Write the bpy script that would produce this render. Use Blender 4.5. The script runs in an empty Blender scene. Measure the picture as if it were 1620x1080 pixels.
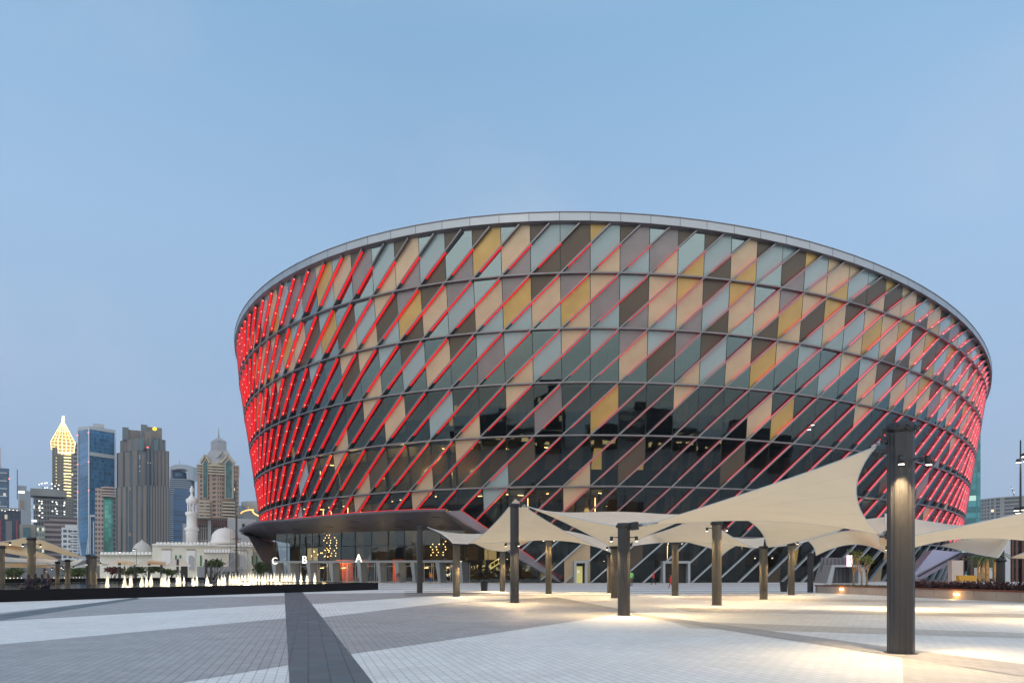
import bpy, bmesh, math, random
from math import sin, cos, pi, radians, sqrt, floor
from mathutils import Vector, Matrix
random.seed(7)
SC = bpy.context.scene
COL = SC.collection
# ---------------------------------------------------------------- camera, sky, sun, exposure
F, CX, YH, CH = 1080.0, 810.0, 905.0, 1.5          # lens in photo pixels, centre column, horizon row, eye height
cam_d = bpy.data.cameras.new('camera'); cam = bpy.data.objects.new('camera', cam_d); COL.objects.link(cam)
cam_d.sensor_width = 36; cam_d.lens = 24; cam_d.shift_y = (YH-540)/1620
cam_d.clip_end = 20000; cam.location = (0, 0, CH); cam.rotation_euler = (pi/2, 0, 0)
SC.camera = cam
wd = bpy.data.worlds.new('World'); SC.world = wd; wd.use_nodes = True
nt = wd.node_tree; bg = nt.nodes['Background']
sky = nt.nodes.new('ShaderNodeTexSky'); sky.sky_type = 'NISHITA'; sky.sun_disc = False
SUN_EL, SUN_ROT = 5.0, 200.0
sky.sun_elevation = radians(SUN_EL); sky.sun_rotation = radians(SUN_ROT)
sky.altitude = 0; sky.air_density = 1.0; sky.dust_density = 1.6; sky.ozone_density = 2.6
# dusk: the clear sky texture is veiled by a bright even haze, blue ahead and paler behind the viewer
def wn(op, a, b=None, c=None):
    n = nt.nodes.new('ShaderNodeMath'); n.operation = op
    for i, v in enumerate((a, b, c)):
        if v is None: continue
        if isinstance(v, (int, float)): n.inputs[i].default_value = v
        else: nt.links.new(v, n.inputs[i])
    return n.outputs[0]
def ramp(f, stops):
    r = nt.nodes.new('ShaderNodeValToRGB'); e = r.color_ramp.elements; e[0].position = stops[0][0]; e[0].color = (*stops[0][1], 1); e[1].position = stops[-1][0]; e[1].color = (*stops[-1][1], 1)
    for p, c in stops[1:-1]: q = e.new(p); q.color = (*c, 1)
    nt.links.new(f, r.inputs[0]); return r.outputs[0]
wtc = nt.nodes.new('ShaderNodeTexCoord'); wsp = nt.nodes.new('ShaderNodeSeparateXYZ'); nt.links.new(wtc.outputs['Generated'], wsp.inputs[0])
zc = wn('MAXIMUM', wsp.outputs[2], 0.0)
FRONT = [(0, (.345,.47,.66)), (.08, (.35,.48,.68)), (.2, (.37,.52,.735)), (.42, (.36,.55,.80)), (.62, (.275,.49,.745)), (.8, (.45,.62,.85)), (1, (.8,.92,1.08))]
BACK = [(0, (.95,.92,.88)), (.08, (1.25,1.26,1.24)), (.30, (1.45,1.50,1.52)), (.7, (1.15,1.24,1.33)), (1, (.95,1.05,1.18))]
fr_, bk_ = ramp(zc, FRONT), ramp(zc, BACK)
wm = nt.nodes.new('ShaderNodeMix'); wm.data_type = 'RGBA'
mr = nt.nodes.new('ShaderNodeMapRange'); mr.interpolation_type = 'SMOOTHSTEP'; mr.inputs[1].default_value = .25; mr.inputs[2].default_value = -.55
nt.links.new(wsp.outputs[1], mr.inputs[0]); nt.links.new(mr.outputs[0], wm.inputs[0]); nt.links.new(fr_, wm.inputs[6]); nt.links.new(bk_, wm.inputs[7])
wx = nt.nodes.new('ShaderNodeVectorMath'); wx.operation = 'SCALE'; nt.links.new(wm.outputs[2], wx.inputs[0])      # a touch brighter to the right, as near the after-glow
nt.links.new(wn('MULTIPLY_ADD', wn('ABSOLUTE', wn('ADD', wsp.outputs[0], .12)), .16, .97), wx.inputs['Scale'])
cl = nt.nodes.new('ShaderNodeTexNoise'); cl.inputs['Scale'].default_value = 3.5; cl.inputs['Detail'].default_value = 5; nt.links.new(wtc.outputs['Generated'], cl.inputs['Vector'])
wc = nt.nodes.new('ShaderNodeMix'); wc.data_type = 'RGBA'; wc.inputs[7].default_value = (.56,.64,.78,1)
cm = nt.nodes.new('ShaderNodeMapRange'); cm.inputs[1].default_value = .52; cm.inputs[2].default_value = .80; cm.inputs[4].default_value = .42; nt.links.new(cl.outputs[0], cm.inputs[0])
nt.links.new(cm.outputs[0], wc.inputs[0]); nt.links.new(wx.outputs[0], wc.inputs[6])
w2 = nt.nodes.new('ShaderNodeVectorMath'); w2.operation = 'SCALE'; w2.inputs['Scale'].default_value = .10; nt.links.new(sky.outputs[0], w2.inputs[0])
wf = nt.nodes.new('ShaderNodeMix'); wf.data_type = 'RGBA'; wf.inputs[0].default_value = .06; nt.links.new(wc.outputs[2], wf.inputs[6]); nt.links.new(w2.outputs[0], wf.inputs[7])
nt.links.new(wf.outputs[2], bg.inputs[0]); bg.inputs[1].default_value = 1.0
sl = bpy.data.lights.new('sun', 'SUN'); sl.energy = 0.2; sl.angle = radians(18); sl.color = (1, .93, .86)
so = bpy.data.objects.new('sun', sl); COL.objects.link(so)
so.rotation_euler = (radians(90-SUN_EL-30), 0, radians(180-SUN_ROT))
SC.view_settings.view_transform = 'Standard'; SC.view_settings.look = 'None'
SC.view_settings.exposure = 0.0; SC.view_settings.gamma = 1

# ---------------------------------------------------------------- helpers
def W(x, y, d):                                     # photo pixel + distance -> a point of the place
    return Vector(((x-CX)/F*d, d, CH+(YH-y)/F*d))
def G(x, y, z=0.0):                                 # photo pixel on a level z -> point
    d = F*(CH-z)/(y-YH)
    return Vector(((x-CX)/F*d, d, z))
def srgb(*c):
    return tuple(((v/255)/12.92 if v/255 <= .04045 else ((v/255+.055)/1.055)**2.4) for v in c)

MATS = {}
def mat(name, col=(.5,.5,.5), rough=.6, metal=0, emit=None, es=0, noise=0, nscale=3, bump=0, coat=0, spec=.5, trans=0):
    if name in MATS: return MATS[name]
    m = bpy.data.materials.new(name); m.use_nodes = True; MATS[name] = m
    t = m.node_tree; p = t.nodes['Principled BSDF']
    p.inputs['Base Color'].default_value = (*col, 1); p.inputs['Roughness'].default_value = rough
    p.inputs['Metallic'].default_value = metal; p.inputs['Coat Weight'].default_value = coat
    p.inputs['Specular IOR Level'].default_value = spec
    if emit: p.inputs['Emission Color'].default_value = (*emit, 1); p.inputs['Emission Strength'].default_value = es
    if noise or bump:
        tc = t.nodes.new('ShaderNodeTexCoord'); n = t.nodes.new('ShaderNodeTexNoise')
        n.inputs['Scale'].default_value = nscale; n.inputs['Detail'].default_value = 6
        t.links.new(tc.outputs['Object'], n.inputs['Vector'])
        if noise:
            r = t.nodes.new('ShaderNodeMapRange'); r.inputs[1].default_value = .3; r.inputs[2].default_value = .7
            r.inputs[3].default_value = 1-noise; r.inputs[4].default_value = 1+noise
            t.links.new(n.outputs[0], r.inputs[0])
            mx = t.nodes.new('ShaderNodeVectorMath'); mx.operation = 'SCALE'
            mx.inputs[0].default_value = col; t.links.new(r.outputs[0], mx.inputs['Scale'])
            t.links.new(mx.outputs[0], p.inputs['Base Color'])
        if bump:
            b = t.nodes.new('ShaderNodeBump'); b.inputs['Strength'].default_value = bump; b.inputs['Distance'].default_value = .02
            t.links.new(n.outputs[0], b.inputs['Height']); t.links.new(b.outputs[0], p.inputs['Normal'])
    if trans:
        tr = t.nodes.new('ShaderNodeBsdfTranslucent'); tr.inputs[0].default_value = (*col, 1)
        ms = t.nodes.new('ShaderNodeMixShader'); ms.inputs[0].default_value = trans
        o = t.nodes['Material Output']
        t.links.new(p.outputs[0], ms.inputs[1]); t.links.new(tr.outputs[0], ms.inputs[2]); t.links.new(ms.outputs[0], o.inputs[0])
    return m

def math_n(t, op, a, b=None, c=None):
    n = t.nodes.new('ShaderNodeMath'); n.operation = op
    for i, v in enumerate((a, b, c)):
        if v is None: continue
        if isinstance(v, (int, float)): n.inputs[i].default_value = v
        else: t.links.new(v, n.inputs[i])
    return n.outputs[0]

def glass_mat(name, tint=(.8,.9,.9), through=(.3,.33,.33), base=.3, rough=.015, wav=.01):
    if name in MATS: return MATS[name]
    m = bpy.data.materials.new(name); m.use_nodes = True; MATS[name] = m
    t = m.node_tree; t.nodes.remove(t.nodes['Principled BSDF']); o = t.nodes['Material Output']
    g = t.nodes.new('ShaderNodeBsdfGlossy'); g.inputs[0].default_value = (*tint, 1); g.inputs[1].default_value = rough
    tr = t.nodes.new('ShaderNodeBsdfTransparent'); tr.inputs[0].default_value = (*through, 1)
    fr = t.nodes.new('ShaderNodeFresnel'); fr.inputs[0].default_value = 1.5
    f = math_n(t, 'MULTIPLY_ADD', fr.outputs[0], 1-base, base)
    if wav:
        tc = t.nodes.new('ShaderNodeTexCoord'); n = t.nodes.new('ShaderNodeTexNoise'); n.inputs['Scale'].default_value = .45
        t.links.new(tc.outputs['Object'], n.inputs['Vector'])
        b = t.nodes.new('ShaderNodeBump'); b.inputs['Strength'].default_value = 1; b.inputs['Distance'].default_value = wav
        t.links.new(n.outputs[0], b.inputs['Height']); t.links.new(b.outputs[0], g.inputs['Normal'])
    ms = t.nodes.new('ShaderNodeMixShader'); t.links.new(f, ms.inputs[0])
    t.links.new(tr.outputs[0], ms.inputs[1]); t.links.new(g.outputs[0], ms.inputs[2]); t.links.new(ms.outputs[0], o.inputs[0])
    return m

def facade_mat(name, wall, glass, fh=3.6, bw=3.0, fv=.35, fhz=.3, lit=.03, litcol=(1,.75,.4), lits=1.6, grough=.15, gmetal=0., wrough=.7):
    """storeys and bays: wall where fract(z/fh)<fv or fract(u/bw)<fhz, glass elsewhere, a few rooms lit"""
    if name in MATS: return MATS[name]
    m = bpy.data.materials.new(name); m.use_nodes = True; MATS[name] = m
    t = m.node_tree; p = t.nodes['Principled BSDF']
    tc = t.nodes.new('ShaderNodeTexCoord'); sp = t.nodes.new('ShaderNodeSeparateXYZ'); t.links.new(tc.outputs['Object'], sp.inputs[0])
    u = math_n(t, 'ADD', sp.outputs[0], sp.outputs[1]); u = math_n(t, 'ADD', u, 1000.3)
    ub = math_n(t, 'DIVIDE', u, bw); zb = math_n(t, 'DIVIDE', math_n(t, 'ADD', sp.outputs[2], .37), fh)
    a = math_n(t, 'LESS_THAN', math_n(t, 'FRACT', zb), fv); b = math_n(t, 'LESS_THAN', math_n(t, 'FRACT', ub), fhz)
    w = math_n(t, 'MAXIMUM', a, b)
    cb = t.nodes.new('ShaderNodeCombineXYZ'); t.links.new(math_n(t, 'FLOOR', ub), cb.inputs[0]); t.links.new(math_n(t, 'FLOOR', zb), cb.inputs[1])
    wn = t.nodes.new('ShaderNodeTexWhiteNoise'); t.links.new(cb.outputs[0], wn.inputs[0])
    mixg = t.nodes.new('ShaderNodeMix'); mixg.data_type = 'RGBA'; mixg.inputs[6].default_value = (*[c*.55 for c in glass], 1); mixg.inputs[7].default_value = (*[c*1.3 for c in glass], 1)
    t.links.new(wn.outputs[0], mixg.inputs[0])
    nz = t.nodes.new('ShaderNodeTexNoise'); nz.inputs['Scale'].default_value = .06; t.links.new(tc.outputs['Object'], nz.inputs['Vector'])
    mw = t.nodes.new('ShaderNodeMix'); mw.data_type = 'RGBA'; mw.inputs[6].default_value = (*[c*.82 for c in wall], 1); mw.inputs[7].default_value = (*[c*1.12 for c in wall], 1)
    t.links.new(nz.outputs[0], mw.inputs[0])
    mx = t.nodes.new('ShaderNodeMix'); mx.data_type = 'RGBA'
    t.links.new(w, mx.inputs[0]); t.links.new(mixg.outputs[2], mx.inputs[6]); t.links.new(mw.outputs[2], mx.inputs[7])
    t.links.new(mx.outputs[2], p.inputs['Base Color'])
    t.links.new(math_n(t, 'MULTIPLY_ADD', w, wrough-grough, grough), p.inputs['Roughness'])
    t.links.new(math_n(t, 'MULTIPLY', math_n(t, 'SUBTRACT', 1, w), gmetal), p.inputs['Metallic'])
    L = math_n(t, 'MULTIPLY', math_n(t, 'GREATER_THAN', wn.outputs[0], 1-lit), math_n(t, 'SUBTRACT', 1, w))
    p.inputs['Emission Color'].default_value = (*litcol, 1)
    t.links.new(math_n(t, 'MULTIPLY', L, lits), p.inputs['Emission Strength'])
    return m

WL = {}                                             # world place of every object built
class MB:
    def __init__(s): s.v = []; s.f = []; s.mi = []; s.m = 0; s.sm = []
    def add(s, vs, fs, m=None, smooth=False):
        b = len(s.v); s.v += [tuple(v) for v in vs]
        for f in fs: s.f.append([b+i for i in f]); s.mi.append(s.m if m is None else m); s.sm.append(smooth)
    def quad(s, a, b, c, d, m=None): s.add([a, b, c, d], [(0,1,2,3)], m)
    def poly(s, pts, m=None): s.add(pts, [tuple(range(len(pts)))], m)
    def prism(s, pts, off, m=None):                 # polygon pts extruded by off
        n = len(pts); off = Vector(off); a = [Vector(p) for p in pts]
        s.add(a+[p+off for p in a], [tuple(range(n))[::-1], tuple(range(n, 2*n))]+[(i, (i+1) % n, n+(i+1) % n, n+i) for i in range(n)], m)
    def box(s, x0, x1, y0, y1, z0, z1, m=None):
        s.add([(x0,y0,z0),(x1,y0,z0),(x1,y1,z0),(x0,y1,z0),(x0,y0,z1),(x1,y0,z1),(x1,y1,z1),(x0,y1,z1)],
              [(3,2,1,0),(4,5,6,7),(0,1,5,4),(1,2,6,5),(2,3,7,6),(3,0,4,7)], m)
    def bar(s, a, b, w, h=None, up=(0,0,1), m=None):
        a, b = Vector(a), Vector(b); h = h or w; d = (b-a).normalized(); up = Vector(up)
        if abs(d.dot(up)) > .98: up = Vector((1,0,0))
        x = d.cross(up).normalized()*w/2; y = d.cross(x).normalized()*h/2
        s.add([a-x-y, a+x-y, a+x+y, a-x+y, b-x-y, b+x-y, b+x+y, b-x+y], [(3,2,1,0),(4,5,6,7),(0,1,5,4),(1,2,6,5),(2,3,7,6),(3,0,4,7)], m)
    def tube(s, pts, rs, n=12, cap=True, m=None, smooth=True):
        pts = [Vector(p) for p in pts]
        if isinstance(rs, (int, float)): rs = [rs]*len(pts)
        b = len(s.v); k = len(pts)
        for i, p in enumerate(pts):
            d = (pts[min(i+1, k-1)]-pts[max(i-1, 0)]).normalized()
            u = Vector((1,0,0)) if abs(d.x) < .9 else Vector((0,1,0))
            x = d.cross(u).normalized(); y = d.cross(x).normalized()
            for j in range(n):
                a = 2*pi*j/n; s.v.append(tuple(p+(x*cos(a)+y*sin(a))*rs[i]))
        mm = s.m if m is None else m
        for i in range(k-1):
            for j in range(n):
                s.f.append([b+i*n+j, b+i*n+(j+1) % n, b+(i+1)*n+(j+1) % n, b+(i+1)*n+j]); s.mi.append(mm); s.sm.append(smooth)
        if cap:
            s.f.append([b+j for j in range(n)][::-1]); s.mi.append(mm); s.sm.append(False)
            s.f.append([b+(k-1)*n+j for j in range(n)]); s.mi.append(mm); s.sm.append(False)
    def lathe(s, prof, c=(0,0,0), n=24, m=None, smooth=True):   # prof: (r, z)
        b = len(s.v); c = Vector(c); mm = s.m if m is None else m
        for r, z in prof:
            for j in range(n): a = 2*pi*j/n; s.v.append((c.x+r*cos(a), c.y+r*sin(a), c.z+z))
        for i in range(len(prof)-1):
            for j in range(n):
                s.f.append([b+i*n+j, b+i*n+(j+1) % n, b+(i+1)*n+(j+1) % n, b+(i+1)*n+j]); s.mi.append(mm); s.sm.append(smooth)
        s.f.append([b+j for j in range(n)][::-1]); s.mi.append(mm); s.sm.append(False)
        s.f.append([b+(len(prof)-1)*n+j for j in range(n)]); s.mi.append(mm); s.sm.append(False)
    def build(s, name, mats, parent=None, loc=None, fixn=False):
        me = bpy.data.meshes.new(name)
        vs = s.v
        if loc is not None: vs = [(x-loc[0], y-loc[1], z-loc[2]) for x, y, z in vs]
        me.from_pydata(vs, [], s.f)
        if not isinstance(mats, (list, tuple)): mats = [mats]
        for m in mats: me.materials.append(m)
        for p, i, sm in zip(me.polygons, s.mi, s.sm): p.material_index = i; p.use_smooth = sm
        if fixn:
            b = bmesh.new(); b.from_mesh(me); bmesh.ops.recalc_face_normals(b, faces=b.faces); b.to_mesh(me); b.free()
        me.update()
        o = bpy.data.objects.new(name, me); COL.objects.link(o)
        if loc is not None: o.location = loc
        w = Vector(loc) if loc is not None else Vector((0,0,0)); WL[o.name] = w
        if parent is not None: o.parent = parent; o.matrix_parent_inverse = Matrix.Translation(-WL[parent.name])
        return o
def tag(o, label, cat=None, group=None, kind=None):
    if label: o['label'] = label
    if cat: o['category'] = cat
    if group: o['group'] = group
    if kind: o['kind'] = kind
    return o
def empty(name, loc, label, cat, group=None):
    o = bpy.data.objects.new(name, None); COL.objects.link(o); o.location = loc; o.empty_display_size = .5; WL[o.name] = Vector(loc)
    return tag(o, label, cat, group)
ORD = 'first second third fourth fifth sixth seventh eighth ninth tenth eleventh twelfth thirteenth fourteenth fifteenth sixteenth seventeenth eighteenth nineteenth twentieth twenty-first twenty-second twenty-third twenty-fourth twenty-fifth twenty-sixth twenty-seventh twenty-eighth'.split()
# ================================================================ THE ARENA
D0 = 88.0
ACX, ACY, AA, AB, ANG = 0.44676890, 2.72604443, 1.76422328, 1.13837844, 1.24501568
LV = [(.529, 0.), (.450, .0088), (.3707, .0202), (.2918, .0322), (.2129, .0431), (.1350, .0545), (.0571, .0655), (-CH/D0, .0765)]
def aplan(t, o):
    return (ACX+(AA-o)*cos(t)*cos(ANG)-(AB-o)*sin(t)*sin(ANG), ACY+(AA-o)*cos(t)*sin(ANG)+(AB-o)*sin(t)*cos(ANG))
NT = 7200
TT = [2*pi*i/NT for i in range(NT+1)]
ARC = [0.0]
_p = [aplan(t, 0) for t in TT]
for i in range(NT): ARC.append(ARC[-1]+math.hypot(_p[i+1][0]-_p[i][0], _p[i+1][1]-_p[i][1])*D0)
def theta_of_arc(s):
    s %= ARC[-1]; lo, hi = 0, NT
    while hi-lo > 1:
        m = (lo+hi)//2
        if ARC[m] <= s: lo = m
        else: hi = m
    return TT[lo]+(TT[hi]-TT[lo])*(s-ARC[lo])/(ARC[hi]-ARC[lo])
def theta_img(k, x):                                # where ring k crosses photo column x, near side
    H, o = LV[k]; best = None
    for t in TT[2600:5100]:
        X, Y = aplan(t, o); e = abs(CX+F*X/Y-x)
        if best is None or e < best[0]: best = (e, t)
    return best[1]
T0 = theta_img(0, 885); S0 = ARC[int(T0/(2*pi)*NT)]
NODE = {5:1115, 6:1157.5, 7:1198, 8:1238, 9:1275, 10:1310.5, 11:1344, 12:1374, 13:1402, 14:1428, 15:1450.5, 16:1470.5, 17:1489, 18:1505, 19:1518.3, 20:1530, 21:1540, 22:1548, 23:1554}
TH = {}
for j, x in NODE.items(): TH[j] = theta_img(1, x)
STEP = 4.0
for j in range(4, -110, -1): TH[j] = theta_of_arc(S0+j*STEP)
def arc_at(t): return ARC[min(NT, max(0, int(round(t/(2*pi)*NT))))]
_s = arc_at(TH[23])
JMAX = 23+int((ARC[-1]-(_s-arc_at(TH[-100])))/4.3)
_rem = (ARC[-1]-(_s-arc_at(TH[-100])))/(JMAX-23)
for j in range(24, JMAX+3): TH[j] = theta_of_arc(_s+(j-23)*_rem)
for k in list(TH):
    if TH[k] < TH[0]-pi-1 and k > 0: TH[k] += 2*pi
def theta(j):
    a = int(floor(j)); f = j-a; t0, t1 = TH[a], TH[a+1]
    if t1-t0 > pi: t1 -= 2*pi
    if t0-t1 > pi: t1 += 2*pi
    return t0+(t1-t0)*f
def AP(j, lv, inw=0.0, up=0.0):
    """point of the bowl: column j, level lv (0 rim .. 6 rings .. 7 ground), metres inward"""
    lv = max(0, min(7, lv)); a = min(6, int(lv)); f = lv-a
    H = LV[a][0]*(1-f)+LV[a+1][0]*f; o = LV[a][1]*(1-f)+LV[a+1][1]*f
    t = theta(j); X, Y = aplan(t, o)
    if lv < 1: H += (1-lv)*(-.02836*(X-.35)-.00893*(X-.35)**2)*max(0, 1-max(0, Y-2.0))
    dx, dy = aplan(t, o-.01); n = Vector((dx-X, dy-Y, 0)).normalized()
    return Vector((X*D0, Y*D0, H*D0+CH+up))-n*inw
def AN(j):
    t = theta(j); a = aplan(t, 0); b = aplan(t, -.01); return Vector((b[0]-a[0], b[1]-a[1], 0)).normalized()

m_metal = mat('anodised_metal', (.20,.185,.19), .38, .75, noise=.12, nscale=.6)
m_fasc = mat('fascia_metal', (.36,.38,.40), .35, .55, noise=.06, nscale=.3)
m_soff = mat('soffit_metal', (.17,.155,.165), .45, .3)
m_dark = mat('joint_dark', (.015,.016,.018), .6)
m_led = mat('red_led_glow', (.6,.02,.02), .5, emit=(1,.012,.018), es=.80)  # emission paints the LED wash on fin sides; also the canopy light lines
m_ledp = mat('pink_led_wash', (.6,.05,.06), .5, emit=(1,.14,.185), es=.92)  # pinker painted wash for the right-hand and upper fin faces
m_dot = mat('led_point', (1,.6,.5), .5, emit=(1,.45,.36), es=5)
m_wfin = mat('pale_fin_metal', (.36,.39,.42), .4, .4, noise=.06, nscale=.5)
m_G = mat('fritted_glass_panel', (.26,.345,.345), .16, 0, noise=.08, nscale=.12, coat=.5)
m_T = glass_mat('glass_bright_reflection', (.60,.74,.74), (.34,.36,.33), .34, wav=.0015)  # copies of one glass, reflection brightness graded down the storeys by hand
m_T2 = glass_mat('glass_mid_reflection', (.50,.68,.70), (.30,.34,.33), .20, wav=.0015)
m_T3 = glass_mat('glass_dim_reflection', (.50,.64,.66), (.36,.38,.34), .085, wav=.0015)
m_T4 = glass_mat('glass_dark_reflection', (.50,.62,.66), (.50,.50,.44), .03, wav=.002)
m_B = mat('sand_panel', (.50,.365,.225), .38, .15, noise=.10, nscale=.35, coat=.25)
m_O = mat('ochre_panel', (.46,.295,.085), .36, .3, noise=.12, nscale=.35, coat=.25)
m_M = mat('mauve_panel', (.21,.185,.18), .38, .3, noise=.12, nscale=.35, coat=.25)
m_K = mat('bronze_panel', (.085,.064,.042), .4, .3, noise=.14, nscale=.15, coat=.12)
CM = [m_G, m_T, m_B, m_O, m_M, m_K, m_dark]; CI = dict(G=0, T=1, B=2, O=3, M=4, K=5)
ROWS = {0: """-16BKK -15KGM -14BBO -13KGM -12TMG -11KMT -10BOG -9GBT -8KMT -7TGB -6KBM -5TGK -4KTM -3KOT -2TBM -1KGK 0GKM 1OGB 2KMG 3TMB
4KTO 5KGK 6TBO 7KGT 8GKM 9OGB 10BBO 11BGK 12GKB 13OKB 14BBO 15KGK 16BBO 17KGK 18BMB 19KGK 20MKO 21MGG 22BTB 23KMG""",
1: """-17MOG -16TBB -15BMO -14BMG -13KOB -12GBK -11TKG -10GOT -9TKB -8TGB -7BKG -6MOK -5KBT -4MGK -3TBG -2MOG -1KBT 0MOB 1BMG 2GKM 3BBG
4OBM 5KGK 6OBT 7TBK 8MOB 9BKG 10OBT 11KGB 12BOG 13BBK 14OGK 15KBG 16OKO 17KGK 18OMB 19KGT 20MBB 21KMG 22OBK 23MBM""",
2: """-16KTT -15BTT -14BKT -13KTT -12TTT -11GTT -10TTT -9BKT -8BTB -7GTT -6KGT -5TBT -4KTT -3GMT -2GTB -1TGT 0BTT 1GTT 2MBT 3GKT
4MTB 5KGT 6TBT 7KOT 8BTT 9GTT 10TGT 11BTT 12GBB 13KGT 14KBT 15GBT 16OBT 17KMT 18BGT 19MBT 20KTT 21OBM 22BTK 23MBT""",
3: """-10TTB -8BTT -7TBT -5TGT -4TTB -2BTT -1TMT 1TOT 4BTT 7TBT 8TOT 12BTT 15TBT 18TTM 20BTT 22TMT""",
4: """-13TGT -10BTT -9TTB -8TKT -6TTB -4BTT -3TTG -2TKT 0TTB 2TKT 6TKT 10TTT 14TKT 17TMT 20TTB""",
5: """-14TGT -9BTT -6BTT -3GTT 0BTT 11BTT 18BTT 19TBT""", 6: """0TBB 2TKT 8TTK 14TTB 15BTT"""}
import re
CODE = {}
for k, s in ROWS.items():
    for w_ in s.split():
        mm = re.match(r'(-?\d+)([GTBOMK]{3})', w_); CODE[(k, int(mm.group(1)))] = mm.group(2)
def code(k, c):
    if (k, c) in CODE: return CODE[(k, c)]
    if k < 3 and (c < -16 or c > 23):
        return ''.join(random.choice('GTBBOMK') for _ in range(3))
    return 'TTT'

JA, JB = -44, 60
REC = .56                                          # cladding sits this far behind the fins' front
arena = empty('arena', (ACX*D0, ACY*D0, 0), 'huge oval arena with diagonal red-lit fins over a mosaic of glass, sand and bronze panels', 'arena')
def side_code(c): return JA <= c < JB
# cladding, one mesh per storey; below the entrance wedge it is cut away
CUT = 5.56
def allowed(c, l): return (l < CUT) or (c > -4.25+(l-CUT)*2.45)
def clip_poly(pc, c):
    fn = (lambda p: CUT-p[1]) if c <= -5 else (lambda p: p[0]+4.25-(p[1]-CUT)*2.45)
    if c == -4: fn = lambda p: CUT-p[1] if p[1] > 9 else p[0]+4.25-(p[1]-CUT)*2.45
    out = []
    for i in range(len(pc)):
        a, b = pc[i], pc[(i+1) % len(pc)]; fa, fb = fn(a), fn(b)
        if fa >= 0: out.append(a)
        if (fa >= 0) != (fb >= 0):
            t = fa/(fa-fb); out.append((a[0]+(b[0]-a[0])*t, a[1]+(b[1]-a[1])*t))
    return out
for k in range(7):
    mb = MB()
    for c in range(JA, JB):
        cs = code(k, c)
        nrm = AN(c+.5)
        if k == 6 and c <= -4: continue
        for pc, ch in ((((c, k+.5), (c+1, k), (c, k)), cs[0]), (((c, k+1), (c+1, k+.5), (c+1, k), (c, k+.5)), cs[1]), (((c, k+1), (c+1, k+1), (c+1, k+.5)), cs[2])):
            if k >= 5 and c < 0: pc = clip_poly(pc, c)
            if len(pc) < 3: continue
            poly = [AP(min(c_, c+1), l_, REC) for c_, l_ in pc]
            cen = sum(poly, Vector())/len(poly)
            pts = []
            tx, tz = random.uniform(-.006, .006), random.uniform(-.006, .006)
            for p in poly:
                d = cen-p; h = Vector((d.x, d.y, 0)); L = h.length
                q = p+h*(.045/max(L, .2))+nrm*((p-cen).z*tz+(p-cen).dot(Vector((-nrm.y, nrm.x, 0)))*tx)
                pts.append(q)
            mb.poly(pts, CI[ch])
        # joint backing strip behind every vertical
        lb_ = k+1
        if not allowed(c, k+1): lb_ = CUT if c < -4.25 else CUT+(c+4.25)/2.45
        if lb_ <= k: continue
        a, b = AP(c-.035, lb_, REC+.03), AP(c+.035, lb_, REC+.03); d, e = AP(c-.035, k, REC+.03), AP(c+.035, k, REC+.03)
        mb.quad(a, b, e, d, 6)
    cm = list(CM); cm[1] = (m_T, m_T, m_T2, m_T3, m_T4, m_T4, m_T4)[k]  # each lower storey gets a darker-reflecting copy of the glass
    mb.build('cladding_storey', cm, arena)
# far side, which no one sees: plain shell
mb = MB()
for c in range(JB, JMAX+1-0):
    mb.quad(AP(c, 7, .8), AP(c+1, 7, .8), AP(c+1, 0, .8), AP(c, 0, .8), 0)
for c in range(-109, JA): 
    if TH[c] > TH[JMAX]-2*pi: mb.quad(AP(c, 7, .8), AP(c+1, 7, .8), AP(c+1, 0, .8), AP(c, 0, .8), 0)
mb.build('rear_wall', [m_M], arena)
# rings
def ring(lv, out, dep, h, m, name, j0=JA, j1=JB):
    mb = MB(); pts = []
    for c in range(j0, j1+1):
        a = AP(c, lv, -out); b = AP(c, lv, dep)
        pts.append([a-Vector((0,0,h/2)), a+Vector((0,0,h/2)), b+Vector((0,0,h/2)), b-Vector((0,0,h/2))])
    for i in range(len(pts)-1):
        p, q = pts[i], pts[i+1]
        for s in range(4): mb.quad(p[s], q[s], q[(s+1) % 4], p[(s+1) % 4])
    return mb.build(name, m, arena)
for lv in range(1, 7): ring(lv, .03, .62, .19, m_metal, 'ring_beam', JA if lv < 6 else -2)
# rim fascia with joints, soffit
mb = MB()
for c in range(JA, JB):
    g = .03
    T1, T2 = AP(c+g/4, 0, -.15), AP(c+1-g/4, 0, -.15)
    B1, B2 = AP(c+g/4, 0, -.15, -1.15), AP(c+1-g/4, 0, -.15, -1.15)
    mb.quad(B1, B2, T2, T1, 0)
    S1, S2 = AP(c, .16, .95, -.1), AP(c+1, .16, .95, -.1)
    b1, b2 = AP(c, 0, -.12, -1.16), AP(c+1, 0, -.12, -1.16)
    mb.quad(b1, b2, S2, S1, 1)
    t1, t2 = AP(c, 0, -.11, .0), AP(c+1, 0, -.11, .0)
    mb.quad(b1, b2, t2, t1, 2)
    mb.quad(AP(c, 0, -.22, .02), AP(c+1, 0, -.22, .02), AP(c+1, 0, 6, .5), AP(c, 0, 6, .5), 0)
    mb.quad(AP(c, 0, -.22, -.10), AP(c+1, 0, -.22, -.10), AP(c+1, 0, -.22, .02), AP(c, 0, -.22, .02), 1)
mb.build('rim_fascia', [m_fasc, m_soff, m_dark], arena)
mb = MB(); top = [AP(j, 0, 5.5, .3) for j in range(-100, JMAX)]
mb.poly(top); mb.build('roof', m_soff, arena)
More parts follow.
